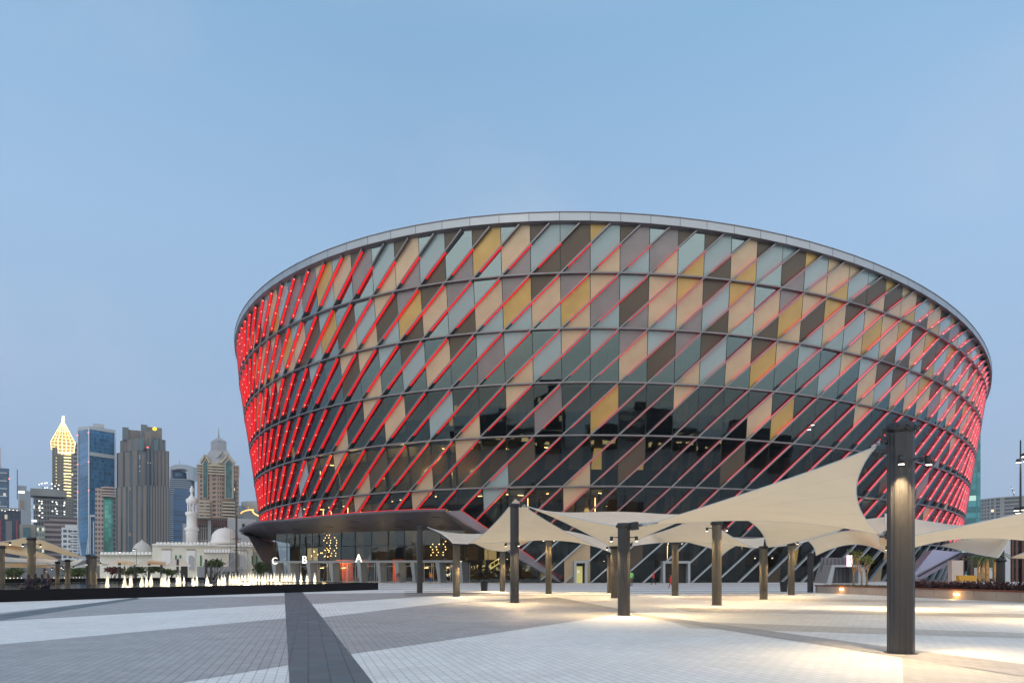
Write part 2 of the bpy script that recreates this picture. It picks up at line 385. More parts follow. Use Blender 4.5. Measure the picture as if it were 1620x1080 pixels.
# fins
def fin(j0, kb=7, led=True):
    path = []
    for k in range(kb, -1, -1):
        c = j0+2*(7-k)
        if not allowed(c, k):
            if allowed(c+2, k-1):                     # starts on the wedge between two rings
                l = k
                while not allowed(j0+2*(7-l), l): l -= .01
                if l-(k-1) > .03: path.append((j0+2*(7-l), l))
            continue
        path.append((c, k))
    last = path[-1]; path[-1] = (last[0]-2*.17, .17)
    sec = []
    for i, (c, k) in enumerate(path):
        a = path[max(0, i-1)]; b = path[min(len(path)-1, i+1)]
        t = (AP(b[0], b[1])-AP(a[0], a[1])).normalized(); n = AN(c); n = (n-t*n.dot(t)).normalized(); s = t.cross(n).normalized()
        sec.append((AP(c, k), n, s))
    return path, sec
FW, FD = .095, .57
fins = 0
extra = MB()
for j0 in range(-60, 56):
    cols = [j0+2*(7-k) for k in range(8)]
    if min(cols) < JA or max(cols) > JB: continue
    path, sec = fin(j0)
    mb = MB()
    for i in range(len(sec)-1):
        lo, hi = sec[i], sec[i+1]; lo_k = path[i][1]
        ring_v = []
        for (p, n, s) in (lo, hi):
            ring_v.append([p+s*FW, p-s*FW, p-s*FW-n*FD, p+s*FW-n*FD])
        mi = 1 if lo_k > 6.01 else 0
        for q in range(4): mb.quad(ring_v[0][q], ring_v[0][(q+1) % 4], ring_v[1][(q+1) % 4], ring_v[1][q], mi)
    canopy = cols[0] < -2
    nm = [m_metal, m_wfin]
    f = mb.build('fin', nm, arena); fins += 1
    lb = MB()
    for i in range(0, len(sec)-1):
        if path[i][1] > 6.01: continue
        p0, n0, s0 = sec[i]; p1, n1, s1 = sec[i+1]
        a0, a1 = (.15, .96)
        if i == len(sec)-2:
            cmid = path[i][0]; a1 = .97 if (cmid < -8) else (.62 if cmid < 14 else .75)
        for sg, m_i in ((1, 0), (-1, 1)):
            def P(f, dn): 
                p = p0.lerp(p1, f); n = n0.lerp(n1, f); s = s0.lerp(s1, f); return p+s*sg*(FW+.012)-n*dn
            lb.quad(P(a0, .05), P(a1, .05), P(a1, .43), P(a0, .43), 1 if path[i][0] > 5 else m_i)  # wide glowing face stands for LED light falling on the fin side
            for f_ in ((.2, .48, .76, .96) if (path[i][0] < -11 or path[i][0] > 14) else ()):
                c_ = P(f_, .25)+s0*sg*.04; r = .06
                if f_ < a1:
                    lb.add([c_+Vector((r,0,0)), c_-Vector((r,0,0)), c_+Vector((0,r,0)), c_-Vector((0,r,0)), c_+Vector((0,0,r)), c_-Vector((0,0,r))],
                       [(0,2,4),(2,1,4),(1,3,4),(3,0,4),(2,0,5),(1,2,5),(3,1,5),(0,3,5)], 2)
    lb.build('led_glow', [m_led, m_ledp, m_dot], f)
print('fins', fins, 'JMAX', JMAX)
# interior: core wall, slabs, warm concourse lamps
m_core = facade_mat('interior_wall', (.018,.014,.01), (.15,.085,.03), 7.1, 3.3, .42, .45, .05, (1,.65,.2), .5)
m_slab = mat('interior_slab', (.05,.045,.04), .7)
m_lamp = mat('interior_lamp', (1,.8,.4), emit=(1,.66,.25), es=7)
mb = MB()
for c in range(JA, JB): mb.quad(AP(c, 5.2 if c < 0 else 7, 8), AP(c+1, 5.2 if c < 0 else 7, 8), AP(c+1, 1, 8), AP(c, 1, 8), 0)
mb.build('inner_wall', m_core, arena)
mb = MB()
for lv in range(1, 7):
    for c in range(JA if lv < 6 else 0, JB):
        a, b, d, e = AP(c, lv, 1.1), AP(c+1, lv, 1.1), AP(c+1, lv, 8.2), AP(c, lv, 8.2)
        h = Vector((0,0,.35)); mb.quad(a, b, d, e); mb.quad(a-h, b-h, d-h, e-h); mb.quad(a, b, b-h, a-h)
for c in range(JA, JB, 3):
    mb.bar(AP(c+.5, 5.2 if c < 0 else 7, 2.6), AP(c+.5, 1, 2.6), .5)
mb.build('floor_slab', m_slab, arena)
mb = MB()
rl = random.Random(3)
for lv, cs in ((4, range(-15, 0)), (5, range(-15, 2)), (5, range(8, 20, 3)), (6, range(4, 22, 3))):
    for c in cs:
        if rl.random() < .75:
            p = AP(c+rl.random(), lv, rl.uniform(2.5, 6.5), -.55)
            mb.bar(p, p+Vector((rl.uniform(-.9,.9), .4, 0)), .10)
        if rl.random() < .35:
            p = AP(c+rl.random(), lv, 5.5, -1.0); mb.bar(p, p-Vector((0,0,rl.uniform(1.2,3))), .09)
mb.build('ceiling_lamp', m_lamp, arena)
for c, lv, P_ in ((-13, 4.5, 700), (-10, 4.6, 1400), (-7, 4.5, 1700), (-4.5, 4.6, 1500), (-11, 5.5, 900), (-8, 5.5, 1300), (-5, 5.5, 1500), (-2, 5.6, 800), (1, 5.5, 350), (15, 5.5, 350)):
    l = bpy.data.lights.new('concourse_light', 'POINT'); l.energy = P_*.8; l.color = (1, .66, .22); l.shadow_soft_size = .5
    o = bpy.data.objects.new('concourse_light', l); COL.objects.link(o); o.location = AP(c, lv, 4.5)
# ================================================================ ENTRANCE WEDGE, DOORS
m_can = mat('canopy_metal', (.105,.094,.115), .5, .3, noise=.08, nscale=.2)
m_band = mat('canopy_edge_metal', (.33,.31,.34), .38, .4, noise=.06, nscale=.4)
m_frame = mat('door_frame_metal', (.33,.35,.37), .45, .3)
m_gl2 = glass_mat('entrance_glass', (.45,.56,.62), (.55,.55,.5), .07, .01, .012)
m_dot2 = mat('downlight', (1,.9,.8), emit=(1,.86,.7), es=7)
can = empty('entrance_canopy', tuple(G(600, 921)), 'dark grey wedge canopy over the arena doors, its pale edge sloping to the ground', 'canopy')
LIP = [W(378,840,112), W(388,834,108), W(400,829.5,105), W(416,826,102), W(450,824.0,98), W(500,819.5,95), W(560,814,92), W(620,810.5,90.5), W(670,808.6,90), W(705,808.5,90)]
INN = [W(400,849,116), W(408,850,116), W(416,852,116), W(430,855,115), W(470,848.5,112), W(520,844.5,110), W(575,841.5,107), W(630,839.5,105), W(680,839,104), W(735,839.5,103)]
mb = MB(); up = Vector((0,0,.28))
for i in range(len(LIP)-1):
    mb.quad(LIP[i], LIP[i+1], INN[i+1], INN[i], 0)
    mb.quad(LIP[i], LIP[i+1], LIP[i+1]+up, LIP[i]+up, 0)
    b0 = INN[i]+Vector((0,5,2.6)); b1 = INN[i+1]+Vector((0,5,2.6))
    mb.quad(LIP[i]+up, LIP[i+1]+up, b1, b0, 0)
mb.build('soffit', [m_can], can)
mb = MB()                                         # red light line on the lip, thin
for i in range(4, len(LIP)-1): mb.bar(LIP[i]+up*1.15, LIP[i+1]+up*1.15, .05)
mb.build('led_glow', m_led, can)
# sloping band down to the ground
O = [W(705,808.5,90), W(764,844,90.5), W(823,884,92.5), W(886,920.6,96.5)]
I = [W(730,807,93.3), W(773,837,94.5), W(822,867.5,96.2), W(889.5,914.5,97.8)]
mb = MB()
for i in range(3):
    mb.quad(O[i], O[i+1], I[i+1], I[i]); 
    mb.quad(O[i], O[i+1], O[i+1]+Vector((0,.6,-.15)), O[i]+Vector((0,.6,-.15)))
mb.build('edge_band', m_band, can)
mb = MB(); S = [W(735,839.5,103), W(790,866,103), W(838,895,103), W(882,921,101)]
for i in range(3): mb.quad(O[i]+Vector((0,.02,-.05)), O[i+1]+Vector((0,.02,-.05)), S[i+1], S[i])
mb.build('soffit', m_can, can)
mb = MB()
for i in range(3): mb.bar(I[i]+Vector((0,-.12,.05)), I[i+1]+Vector((0,-.12,.05)), .035)
mb.build('led_glow', m_led, can)
# left leg
mb = MB(); A_, B_, C_, D_ = W(379,842,112), W(431,857,114.5), W(437,921,108), W(432,921,107)
E_ = W(393,848.5,111)
mb.prism([W(379,842,112), W(393,849,111), W(434,921,107), W(440,921.4,108), W(431,857,114.5), W(405,850,116)], (.4, 1.2, 0))
mb.build('leg', m_can, can, fixn=True)
mb = MB()                                         # slot lines and downlights of the soffit
for (x, y, a) in ((560,826,1), (600,824,1), (645,823,1), (690,818,1), (470,836,1), (520,832,1), (700,832,1), (560,835,1), (630,833,1)):
    f = (x-378)/(735-378); i = min(8, max(0, int((y-810)/3)))
    best = min(((abs(CX+F*q.x/q.y-x)+abs(YH-F*(q.z-CH)/q.y-y), q) for k in range(len(LIP)-1) for s in [t/12 for t in range(13)] for v in [t/12 for t in range(13)]
               for q in [LIP[k].lerp(LIP[k+1], v).lerp(INN[k].lerp(INN[k+1], v), s)]), key=lambda e: e[0])[1]
    mb.bar(best+Vector((-.5,-.35,-.02)), best+Vector((.5,.35,-.09)), .12, .05)
mb.build('slot_vent', m_dark, can)
# entrance glazing: curved wall behind the lip
door_line = [W(436,905,110), W(500,905,109), W(570,905,106.5), W(640,905,104.5), W(700,905,103), W(775,905,102), W(826,905,100.2), W(880,905,99.5)]
def DL(f):
    f = max(0, min(.9999, f))*(len(door_line)-1); i = int(f); q = door_line[i].lerp(door_line[i+1], f-i); return Vector((q.x, q.y, 0))
def DX(x):                                        # point of the entrance line seen at photo column x
    lo, hi = 0., 1.
    for _ in range(30):
        m = (lo+hi)/2; q = DL(m)
        if CX+F*q.x/q.y < x: lo = m
        else: hi = m
    return DL(lo)
ent = empty('entrance_glazing', tuple(DX(570)), 'curved dark glass entrance wall with a grey door beam under the wedge canopy', 'glazing')
mb = MB(); fr = MB()
xs = [436,454,474,494,516,540,562,588,614,640,668,697,735,772,811,850,882]
for a, b in zip(xs[:-1], xs[1:]):
    p, q = DX(a), DX(b)
    zt = 8.6 if b < 760 else max(1, 8.6-(b-745)*.052)
    for z0, z1 in ((3.35, 5.6), (5.65, zt)):
        if z1 <= z0: continue
        jx = random.uniform(-.05, .05)
        mb.quad(p+Vector((.04,jx,z0)), q+Vector((-.04,-jx,z0)), q+Vector((-.04,-jx,z1)), p+Vector((.04,jx,z1)))
    if a >= 735: mb.quad(p+Vector((.04,0,0)), q+Vector((-.04,0,0)), q+Vector((-.04,0,3.3)), p+Vector((.04,0,3.3)))
    fr = MB(); fr.bar(p, p+Vector((0,0,zt)), .10, .12, up=(0,1,0))
    fr.bar(p+Vector((0,0,5.62)), q+Vector((0,0,5.62)), .08); fr.build('mullion', m_dark, ent)
mb.build('glass', m_gl2, ent)
mb = MB(); N = [436,474,516,562,600,640,697,732]
for a, b in zip(N[:-1], N[1:]):
    p, q = DX(a), DX(b); d = Vector((0,-1.3,0))
    mb.prism([p+Vector((0,0,3.0)), q+Vector((0,0,3.0)), q+Vector((0,0,3.32)), p+Vector((0,0,3.32))], (0,-1.6,0))
mb.build('door_beam', m_frame, ent, fixn=True)
portal = [437,456,474,496,528,541,562,583,605,617,632,653,667,681,694,731]
for i, x in enumerate([440,463,494,529,573,603,632,657,696,731]):
    p = DX(x); mb = MB()
    w0, w1 = (.55, .95)
    mb.prism([p+Vector((-.1,-1.5,0)), p+Vector((.25,-1.5,0)), p+Vector((.05,-1.5,3.0)), p+Vector((-.55,-1.5,3.0))], (0,.25,0))
    mb.prism([p+Vector((.25,-1.5,0)), p+Vector((1.15,-.1,0)), p+Vector((.95,-.1,3.0)), p+Vector((.05,-1.5,3.0))], (-.08,.06,0))
    mb.build('door_pier', m_frame, ent, fixn=True)
# door leaves: thin frames and glass, warm and orange lobby behind
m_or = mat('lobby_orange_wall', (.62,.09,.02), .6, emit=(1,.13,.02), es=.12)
m_lob = facade_mat('lobby_wall', (.02,.02,.02), (.10,.065,.03), 3.0, 2.3, .3, .35, .10, (1,.72,.3), .5)
xs2 = list(range(446, 735, 15))
for i, x in enumerate(xs2):
    p, q = DX(x), DX(x+12); mb = MB()
    mb.bar(p+Vector((0,-.1,0)), p+Vector((0,-.1,2.9)), .09, m=0); mb.bar(q+Vector((0,-.1,0)), q+Vector((0,-.1,2.9)), .09, m=0)
    mb.bar(p+Vector((0,-.1,2.45)), q+Vector((0,-.1,2.45)), .08, m=0); mb.bar(p+Vector((0,-.1,.1)), q+Vector((0,-.1,.1)), .14, m=0)
    mb.quad(p+Vector((0,-.08,.1)), q+Vector((0,-.08,.1)), q+Vector((0,-.08,2.9)), p+Vector((0,-.08,2.9)), 1)
    mb.build('door', [m_frame, m_gl2], ent)
mb = MB()
for a, b, m in ((436,520,1),(520,548,0),(548,560,1),(560,574,0),(574,588,1),(588,613,1),(613,630,0),(630,900,1)):
    p, q = DX(a)*1.0, DX(b); o_ = Vector((0,4.5 if m == 0 else 7,0))
    mb.quad(p+o_, q+o_, q+o_+Vector((0,0,3.6 if m == 0 else 9)), p+o_+Vector((0,0,3.6 if m == 0 else 9)), m)
mb.build('lobby_wall', [m_or, m_lob], ent)
mb = MB(); rr = random.Random(5)
for cx_, n_ in ((508,9),(516,9),(680,5),(690,5),(700,6),(524,8)):
    for k in range(n_):
        p = DX(cx_)+Vector((rr.uniform(-.25,.25), 2.5, 4.2+k*.42)); mb.lathe([(0.01,-.09),(.09,0),(.01,.09)], p, 6)
for k in range(12):
    p = DX(488+k*2.5)+Vector((rr.uniform(-.5,.5), 2.2, rr.uniform(4,5.4))); mb.lathe([(0.01,-.1),(.1,0),(.01,.1)], p, 6)
for x in (500,520,535,668,716,700): p = DX(x)+Vector((0,2,2.2)); mb.bar(p, p+Vector((.7,0,.05)), .1)
mb.build('pendant_lamp', m_lamp, ent)
for x in (505, 525, 690, 600): 
    l = bpy.data.lights.new('lobby_light', 'POINT'); l.energy = 200; l.color = (1,.72,.35); l.shadow_soft_size = .4
    o = bpy.data.objects.new('lobby_light', l); COL.objects.link(o); o.location = DX(x)+Vector((0,3.2,2.8))
# stair rail seen through the glass
mb = MB(); p, q = DX(775)+Vector((0,1.2,2.0)), DX(795)+Vector((0,1.2,3.2))
mb.bar(p, q, .16); mb.bar(p+Vector((0,0,.75)), q+Vector((0,0,.75)), .12)
for f in (0,.33,.66,1): mb.bar(p.lerp(q, f), p.lerp(q, f)+Vector((0,0,.75)), .08)
mb.build('stair_rail', mat('lit_stair_rail', (.8,.7,.3), emit=(1,.8,.25), es=.9), ent)
# letters above the doors
m_let = mat('lit_letter', (1,1,1), emit=(1,.93,.8), es=1.5)
def letter(ch, x, ytop, ybot, lab):
    p = DX(x); 
    cu = bpy.data.curves.new('t', 'FONT'); cu.body = ch; cu.size = 1.0; cu.extrude = .07; cu.align_x = 'CENTER'; cu.offset = -.005
    o = bpy.data.objects.new('t', cu); COL.objects.link(o)
    dg = bpy.context.evaluated_depsgraph_get(); me = bpy.data.meshes.new_from_object(o.evaluated_get(dg)); bpy.data.objects.remove(o)
    z0, z1 = CH+(YH-ybot)/F*p.y, CH+(YH-ytop)/F*p.y; s = (z1-z0)/.7
    me.materials.clear(); me.materials.append(m_let)
    for v in me.vertices: v.co = Vector((v.co.x*s*.85, -v.co.z*s, v.co.y*s))
    r = bpy.data.objects.new('door_letter', me); COL.objects.link(r); r.location = (p.x, p.y-1.75, z0); tag(r, lab, 'sign', 'lit gate letters above the doors')
letter('A', 571.5, 876, 889, 'white lit letter A standing on the grey door beam')
letter('B', 487, 879, 891, 'white lit letter B standing on the grey door beam')
letter('C', 440.5, 881.5, 892, 'white lit letter C at the left end of the door beam')

# ground level service door, door frames, vestibule
def portal_frame(x0, x1, ytop, lab, inner, label_cat='door', dd=1.2, lit=False):
    j = None; p = W(x0, 905, 0.0001)
    d = min((abs(CX+F*q.x/q.y-(x0+x1)/2), q.y) for j_ in range(0, 400) for q in [AP(j_/20, 7)])[1]-1.5
    a = Vector(((x0-CX)/F*d, d, 0)); b = Vector(((x1-CX)/F*d, d, 0)); h = CH+(YH-ytop)/F*d
    e = empty('door_portal', tuple((a+b)/2), lab, label_cat)
    t = .32; D = Vector((0, 3.4, 0)); mb = MB()
    for u0, u1, z0, z1 in ((a.x, a.x+t, 0, h), (b.x-t, b.x, 0, h), (a.x+t, b.x-t, h-t, h)): mb.box(u0, u1, a.y-.4, a.y+3, z0, z1)
    mb.build('frame', m_frame, e)
    mb = MB(); mb.box(a.x+t, b.x-t, a.y+.9, a.y+1.0, 0, h-t); mb.build('door_leaf', inner, e)
    return e, a, b, h
m_ydoor = mat('lit_service_door', (.55,.5,.2), .5, emit=(.9,.8,.28), es=.35)
m_ddoor = mat('dark_glass_door', (.02,.022,.025), .12)
e, a, b, h = portal_frame(908, 929, 886.5, 'narrow grey framed service door with a yellow lit opening beside sand panels', m_ddoor)
mb = MB(); mb.box(a.x+.36, a.x+1.25, a.y+.8, a.y+.86, .02, h-.75); mb.build('lit_opening', m_ydoor, e)
mb = MB(); mb.box(a.x+.55, a.x+.8, a.y+.76, a.y+.79, 1.45, 1.8); mb.build('notice', mat('paper', (.85,.85,.8), emit=(1,1,.8), es=.5), e)
portal_frame(1048, 1091, 887, 'wide grey framed dark doorway in the slanted glass wall behind the sail poles', m_ddoor)
e = empty('vestibule', tuple(G(1338, 921.5)), 'grey metal box vestibule with a slanted frame behind the low planter', 'vestibule')
d = 94; mb = MB()
o4 = [W(1308,922,d), W(1316,893,d), W(1366,893.5,d), W(1374,922,d)]; i4 = [W(1316,922,d), W(1321,896.5,d), W(1345,896.5,d), W(1345,922,d)]
mb.prism([o4[0], o4[1], i4[1], i4[0]], (0,4,0)); mb.prism([o4[1], o4[2], W(1366,896.5,d), i4[1]], (0,4,0)); mb.prism([W(1358,922,d), W(1358,896.5,d), o4[2], o4[3]], (0,4,0))
mb.build('frame', m_frame, e, fixn=True)
mb = MB(); mb.box(i4[0].x-.3, o4[3].x, d+2.6, d+2.75, 0, 3.6, 0)
for k in range(9): mb.box(i4[0].x+k*.55, i4[0].x+k*.55+.04, d+2.54, d+2.6, 0, 3.4, 1)
mb.build('back_wall', [mat('vestibule_metal', (.13,.13,.145), .4, .4), m_dark], e)
mb = MB(); p = W(1344, 893, 93.4); mb.box(p.x-.35, p.x+.35, p.y-.1, p.y+.1, p.z-.2, p.z+1.3)
tag(mb.build('lit_sign', mat('sign_light', (1,.8,.85), emit=(1,.72,.8), es=1.6)), 'small pink white lit sign standing over the grey vestibule', 'sign')

# right wedge canopy
can2 = empty('side_canopy', tuple(G(1450, 921)), 'lavender grey wedge canopy sloping to the ground at the right end of the arena', 'canopy')
mb = MB()
for poly in ([W(1476,869,110), W(1519,873,118), W(1539,874,126), W(1502,892,112), W(1447,921.5,98), W(1443,912,97), W(1445,906,97)],):
    mb.prism(poly, (1.5, 5, -.3), 0)
mb.build('edge_band', [mat('lavender_metal', (.36,.31,.40), .4, .3, noise=.05, nscale=.2)], can2, fixn=True)
mb = MB(); mb.bar(W(1453,911,97.0), W(1519,875.2,117), .16, .2); mb.build('joint', m_dark, can2)
mb = MB(); mb.prism([W(1540,877,128), W(1552,881,130), W(1534,899,122), W(1515,913,114), W(1507,914,112), W(1510,890,114)], (1, 3, 0)); mb.build('leg', mat('warm_grey_metal', (.22,.17,.15), .5, .2), can2, fixn=True)

# ================================================================ GROUND
def paving_mat(name, c1, c2, mortar, sc=1.0, rot=.29, bw=.3, bh=.15, ms=.0085, var=.5):
    m = bpy.data.materials.new(name); m.use_nodes = True; t = m.node_tree; p = t.nodes['Principled BSDF']; MATS[name] = m
    tc = t.nodes.new('ShaderNodeTexCoord'); mp = t.nodes.new('ShaderNodeMapping'); mp.inputs['Rotation'].default_value = (0,0,-rot+pi/2)
    t.links.new(tc.outputs['Object'], mp.inputs[0])
    b = t.nodes.new('ShaderNodeTexBrick'); b.inputs['Scale'].default_value = 1; b.inputs['Brick Width'].default_value = bw; b.inputs['Row Height'].default_value = bh
    b.inputs['Mortar Size'].default_value = ms; b.inputs['Mortar Smooth'].default_value = .3
    b.inputs['Color1'].default_value = (*c1, 1); b.inputs['Color2'].default_value = (*c2, 1); b.inputs['Mortar'].default_value = (*mortar, 1)
    t.links.new(mp.outputs[0], b.inputs['Vector'])
    n = t.nodes.new('ShaderNodeTexNoise'); n.inputs['Scale'].default_value = .22; n.inputs['Detail'].default_value = 10; n.inputs['Roughness'].default_value = .72; t.links.new(tc.outputs['Object'], n.inputs['Vector'])
    r = t.nodes.new('ShaderNodeMapRange'); r.inputs[1].default_value = .3; r.inputs[2].default_value = .7; r.inputs[3].default_value = .82; r.inputs[4].default_value = 1.08
    t.links.new(n.outputs[0], r.inputs[0])
    v = t.nodes.new('ShaderNodeVectorMath'); v.operation = 'SCALE'; t.links.new(b.outputs[0], v.inputs[0]); t.links.new(r.outputs[0], v.inputs['Scale'])
    t.links.new(v.outputs[0], p.inputs['Base Color'])
    p.inputs['Roughness'].default_value = .55
    n2 = t.nodes.new('ShaderNodeTexNoise'); n2.inputs['Scale'].default_value = 1.2; t.links.new(tc.outputs['Object'], n2.inputs['Vector'])
    t.links.new(math_n(t, 'MULTIPLY_ADD', n2.outputs[0], .35, .35), p.inputs['Roughness'])
    bp = t.nodes.new('ShaderNodeBump'); bp.inputs['Strength'].default_value = .35; bp.inputs['Distance'].default_value = .004; bp.invert = True
    t.links.new(b.outputs[1], bp.inputs['Height']); t.links.new(bp.outputs[0], p.inputs['Normal'])
    return m
m_pl = paving_mat('light_pavers', (.74,.745,.74), (.66,.665,.665), (.42,.42,.42))
m_pg = paving_mat('grey_pavers', (.375,.368,.375), (.315,.31,.32), (.17,.17,.17))
m_pd = paving_mat('dark_slabs', (.10,.130,.150), (.082,.107,.123), (.04,.04,.045), bw=.6, bh=.3)
mb = MB(); mb.quad((-1800,-700,0), (1800,-700,0), (1800,2400,0), (-1800,2400,0))
tag(mb.build('ground', m_pl), 'plaza floor of light grey block pavers', kind='structure')
def sheet(name, pts, m, z, lab):
    mb = MB(); mb.poly([Vector((p[0], p[1], z)) for p in pts]); tag(mb.build(name, m), lab, kind='structure')
def gx(x, y): q = G(x, y); return (q.x, q.y)
def ext(p, q, L):                                   # extend p->q to distance L beyond q
    dx, dy = q[0]-p[0], q[1]-p[1]; n = math.hypot(dx, dy); return (q[0]+dx/n*L, q[1]+dy/n*L)
bl0, bl1 = gx(458,1080), gx(450,937); br0, br1 = gx(590,1080), gx(479,937)
bl00, br00 = ext(bl1, bl0, 14), ext(br1, br0, 14); bl11, br11 = ext(bl0, bl1, 3), ext(br0, br1, 3)
# grey fields left of the band
def on_bl(y): return gx(450+(y-937)*8/143, y)
def on_br(y): return gx(479+(y-937)*111/143, y)
sheet('grey_paving', [on_bl(955), on_bl(942), gx(215,946.5), gx(120,956), gx(0,969), ext(gx(215,946.5), gx(0,969), 20), ext(on_bl(955), gx(0,982), 25)], m_pg, .004, 'grey paver field left of the dark band')
sheet('grey_paving', [on_bl(1051), on_bl(977.5), ext(on_bl(977.5), gx(0,1019), 30), ext(on_bl(1051), gx(300,1077), 22)], m_pg, .004, 'grey paver field left of the dark band')
sheet('grey_paving', [on_br(955), on_br(939), gx(700,936.5), gx(810,936), gx(690,942)], m_pg, .004, 'grey paver field right of the dark band')
sheet('grey_paving', [on_br(1034), on_br(976), gx(700,953.5), gx(810,947), gx(880,944), gx(1010,968), gx(975,972), gx(810,997)], m_pg, .004, 'grey paver field right of the dark band')
sheet('dark_paving', [bl00, br00, br11, bl11], m_pd, .008, 'dark slab band across the plaza')
sheet('dark_paving', [gx(1000,973), gx(1400,1036), ext(gx(1000,973), gx(1400,1036), 8), ext(gx(1000,970), gx(1400,1022), 8), gx(1400,1022), gx(1000,969)], m_pg, .008, 'narrow grey paver band toward the nearest pole')
sheet('grey_paving', [gx(1427,1040), ext(gx(1430,1080), gx(1427,1040), 0), gx(1700,1085), gx(1900,1200), gx(1436,1200)], paving_mat('warm_grey_pavers', (.52,.50,.475), (.46,.445,.42), (.28,.27,.26)), .004, 'warm grey paver field at the lower right')
sheet('dark_paving', [gx(0,972), gx(215,945), gx(222,947), gx(0,981), ext(gx(222,947), gx(0,981), 8), ext(gx(215,945), gx(0,972), 8)], m_pd, .008, 'thin dark slab band at the left')
rg = random.Random(11)
y = 924.2
while y < 941:                                      # far stripes of the plaza
    x0 = 600 if y < 934 else 640
    sheet('grey_paving', [gx(x0, y+.0), gx(1290, y-.4), gx(1290, y+.55), gx(x0, y+1.0)], m_pg, .004, 'grey paver stripe far across the plaza')
    y += 2.6+rg.uniform(0, 1.2)
for ya, yb, yc, yd in ((944.5, 952, 949, 954.5), (960, 972, 967, 977), (982, 1002, 993, 1010)):
    sheet('grey_paving', [gx(1060, ya), gx(1660, yb), gx(1660, yd), gx(1090, yc)], MATS['warm_grey_pavers'], .004, 'warm grey paver stripe under the shade sails')
# ================================================================ SHADE SAILS AND POLES
m_pole = mat('pole_steel', (.033,.033,.036), .30, .2, noise=.12, nscale=2)
m_pole2 = mat('pole_steel_lit', (.11,.095,.072), .42, .45, noise=.2, nscale=1.5)  # lighter, warmer copy of the pole steel with lamplight put into its colour
m_cap = mat('pole_cap_steel', (.035,.036,.04), .45, .5)
m_bul = mat('spot_lens', (1,.95,.85), emit=(1,.85,.6), es=20)
m_sail = mat('sail_fabric', (.78,.74,.68), .75, 0, trans=.52, spec=.2)
m_cable = mat('steel_cable', (.35,.36,.38), .35, .8)
R = .215
def spot_light(p, tgt, e, ang=135, blend=1.0):
    l = bpy.data.lights.new('pole_spot', 'SPOT'); l.energy = e; l.color = (1,.69,.34); l.spot_size = radians(ang); l.spot_blend = blend; l.shadow_soft_size = .06
    o = bpy.data.objects.new('pole_spot', l); COL.objects.link(o); o.location = p
    o.rotation_euler = (Vector(tgt)-Vector(p)).to_track_quat('-Z', 'Y').to_euler()
def lamp_head(parent, base, ang, h, r, mats, energy, aim=None):
    """small cylindrical spot on a bracket, lens down"""
    dx, dy = cos(ang), sin(ang); p = Vector(base)+Vector((dx*(r+.23), dy*(r+.23), h))
    mb = MB(); mb.bar(Vector(base)+Vector((dx*r*.9, dy*r*.9, h+.07)), p+Vector((0,0,.07)), .03)
    mb.tube([p+Vector((0,0,.10)), p+Vector((dx*.01,dy*.01,-.06))], [.055,.06], 12)
    f = mb.build('spotlight', m_cap, parent)
    mb = MB(); mb.lathe([(.008,-.004),(.05,0)], p+Vector((dx*.012,dy*.012,-.066)), 14); mb.build('lens', m_bul, f)
    if energy: spot_light(p+Vector((dx*.03,dy*.03,-.09)), p+Vector((dx*1.3,dy*1.3,-3)), energy)
def pole(x, yb, ytop, label, z0=0., r=R, lamps=(), hl=None, energy=170, cap=True, m=None, group='sail poles', name='sail_pole', ribs=True, d=None):
    b = G(x, yb, z0) if d is None else Vector(((x-CX)/F*d, d, z0)); zt = CH+(YH-ytop)/F*b.y
    e = empty(name, tuple(b), label, 'pole', group)
    mb = MB(); n = 40 if b.y < 45 else 20
    prof = []; b0 = len(mb.v)
    # ribbed shaft: shallow flutes round the tube
    vs = []; fs = []; zs = [0, .02, .3, (zt-z0)*.5, zt-z0]
    for z in zs:
        for i in range(n*2):
            a = 2*pi*i/(n*2); rr = r*(1.0 if (i % 8) < 5 else .965); vs.append((b.x+rr*cos(a), b.y+rr*sin(a), z0+z))
    N2 = n*2
    for k in range(len(zs)-1):
        for i in range(N2): fs.append((k*N2+i, k*N2+(i+1) % N2, (k+1)*N2+(i+1) % N2, (k+1)*N2+i))
    fs.append(tuple(range((len(zs)-1)*N2, len(zs)*N2)))
    mb.add(vs, fs); mb.build('shaft', m or m_pole, e)
    if cap:
        mb = MB(); c = (b.x, b.y, zt)
        mb.lathe([(r*1.02,-.16),(r*1.05,-.13),(r*1.32,-.11),(r*1.34,-.085),(r*1.12,-.07),(r*1.1,.0),(r*1.05,.02),(.02,.025)], c, 28)
        for i in range(10):
            a = 2*pi*i/10+.2; mb.bar(Vector(c)+Vector((cos(a)*r*1.08, sin(a)*r*1.08, -.08)), Vector(c)+Vector((cos(a)*r*1.26, sin(a)*r*1.26, -.1)), .035, .09)
            mb.bar(Vector(c)+Vector((cos(a)*r*1.22, sin(a)*r*1.22, -.14)), Vector(c)+Vector((cos(a)*r*1.22, sin(a)*r*1.22, -.06)), .03)
        mb.build('cap', m_cap, e)
    if r > .2:
        mb = MB(); mb.lathe([(r*1.25,0),(r*1.25,.012),(r*1.02,.014)], (b.x,b.y,z0+.001), 24); mb.build('base_plate', m_cap, e)
    hh = hl if hl is not None else (zt-z0)-.55
    for a in lamps: lamp_head(e, b, a-math.atan2(b.x, b.y), hh, r, None, energy)
    return e, b, zt
toc = -pi/2
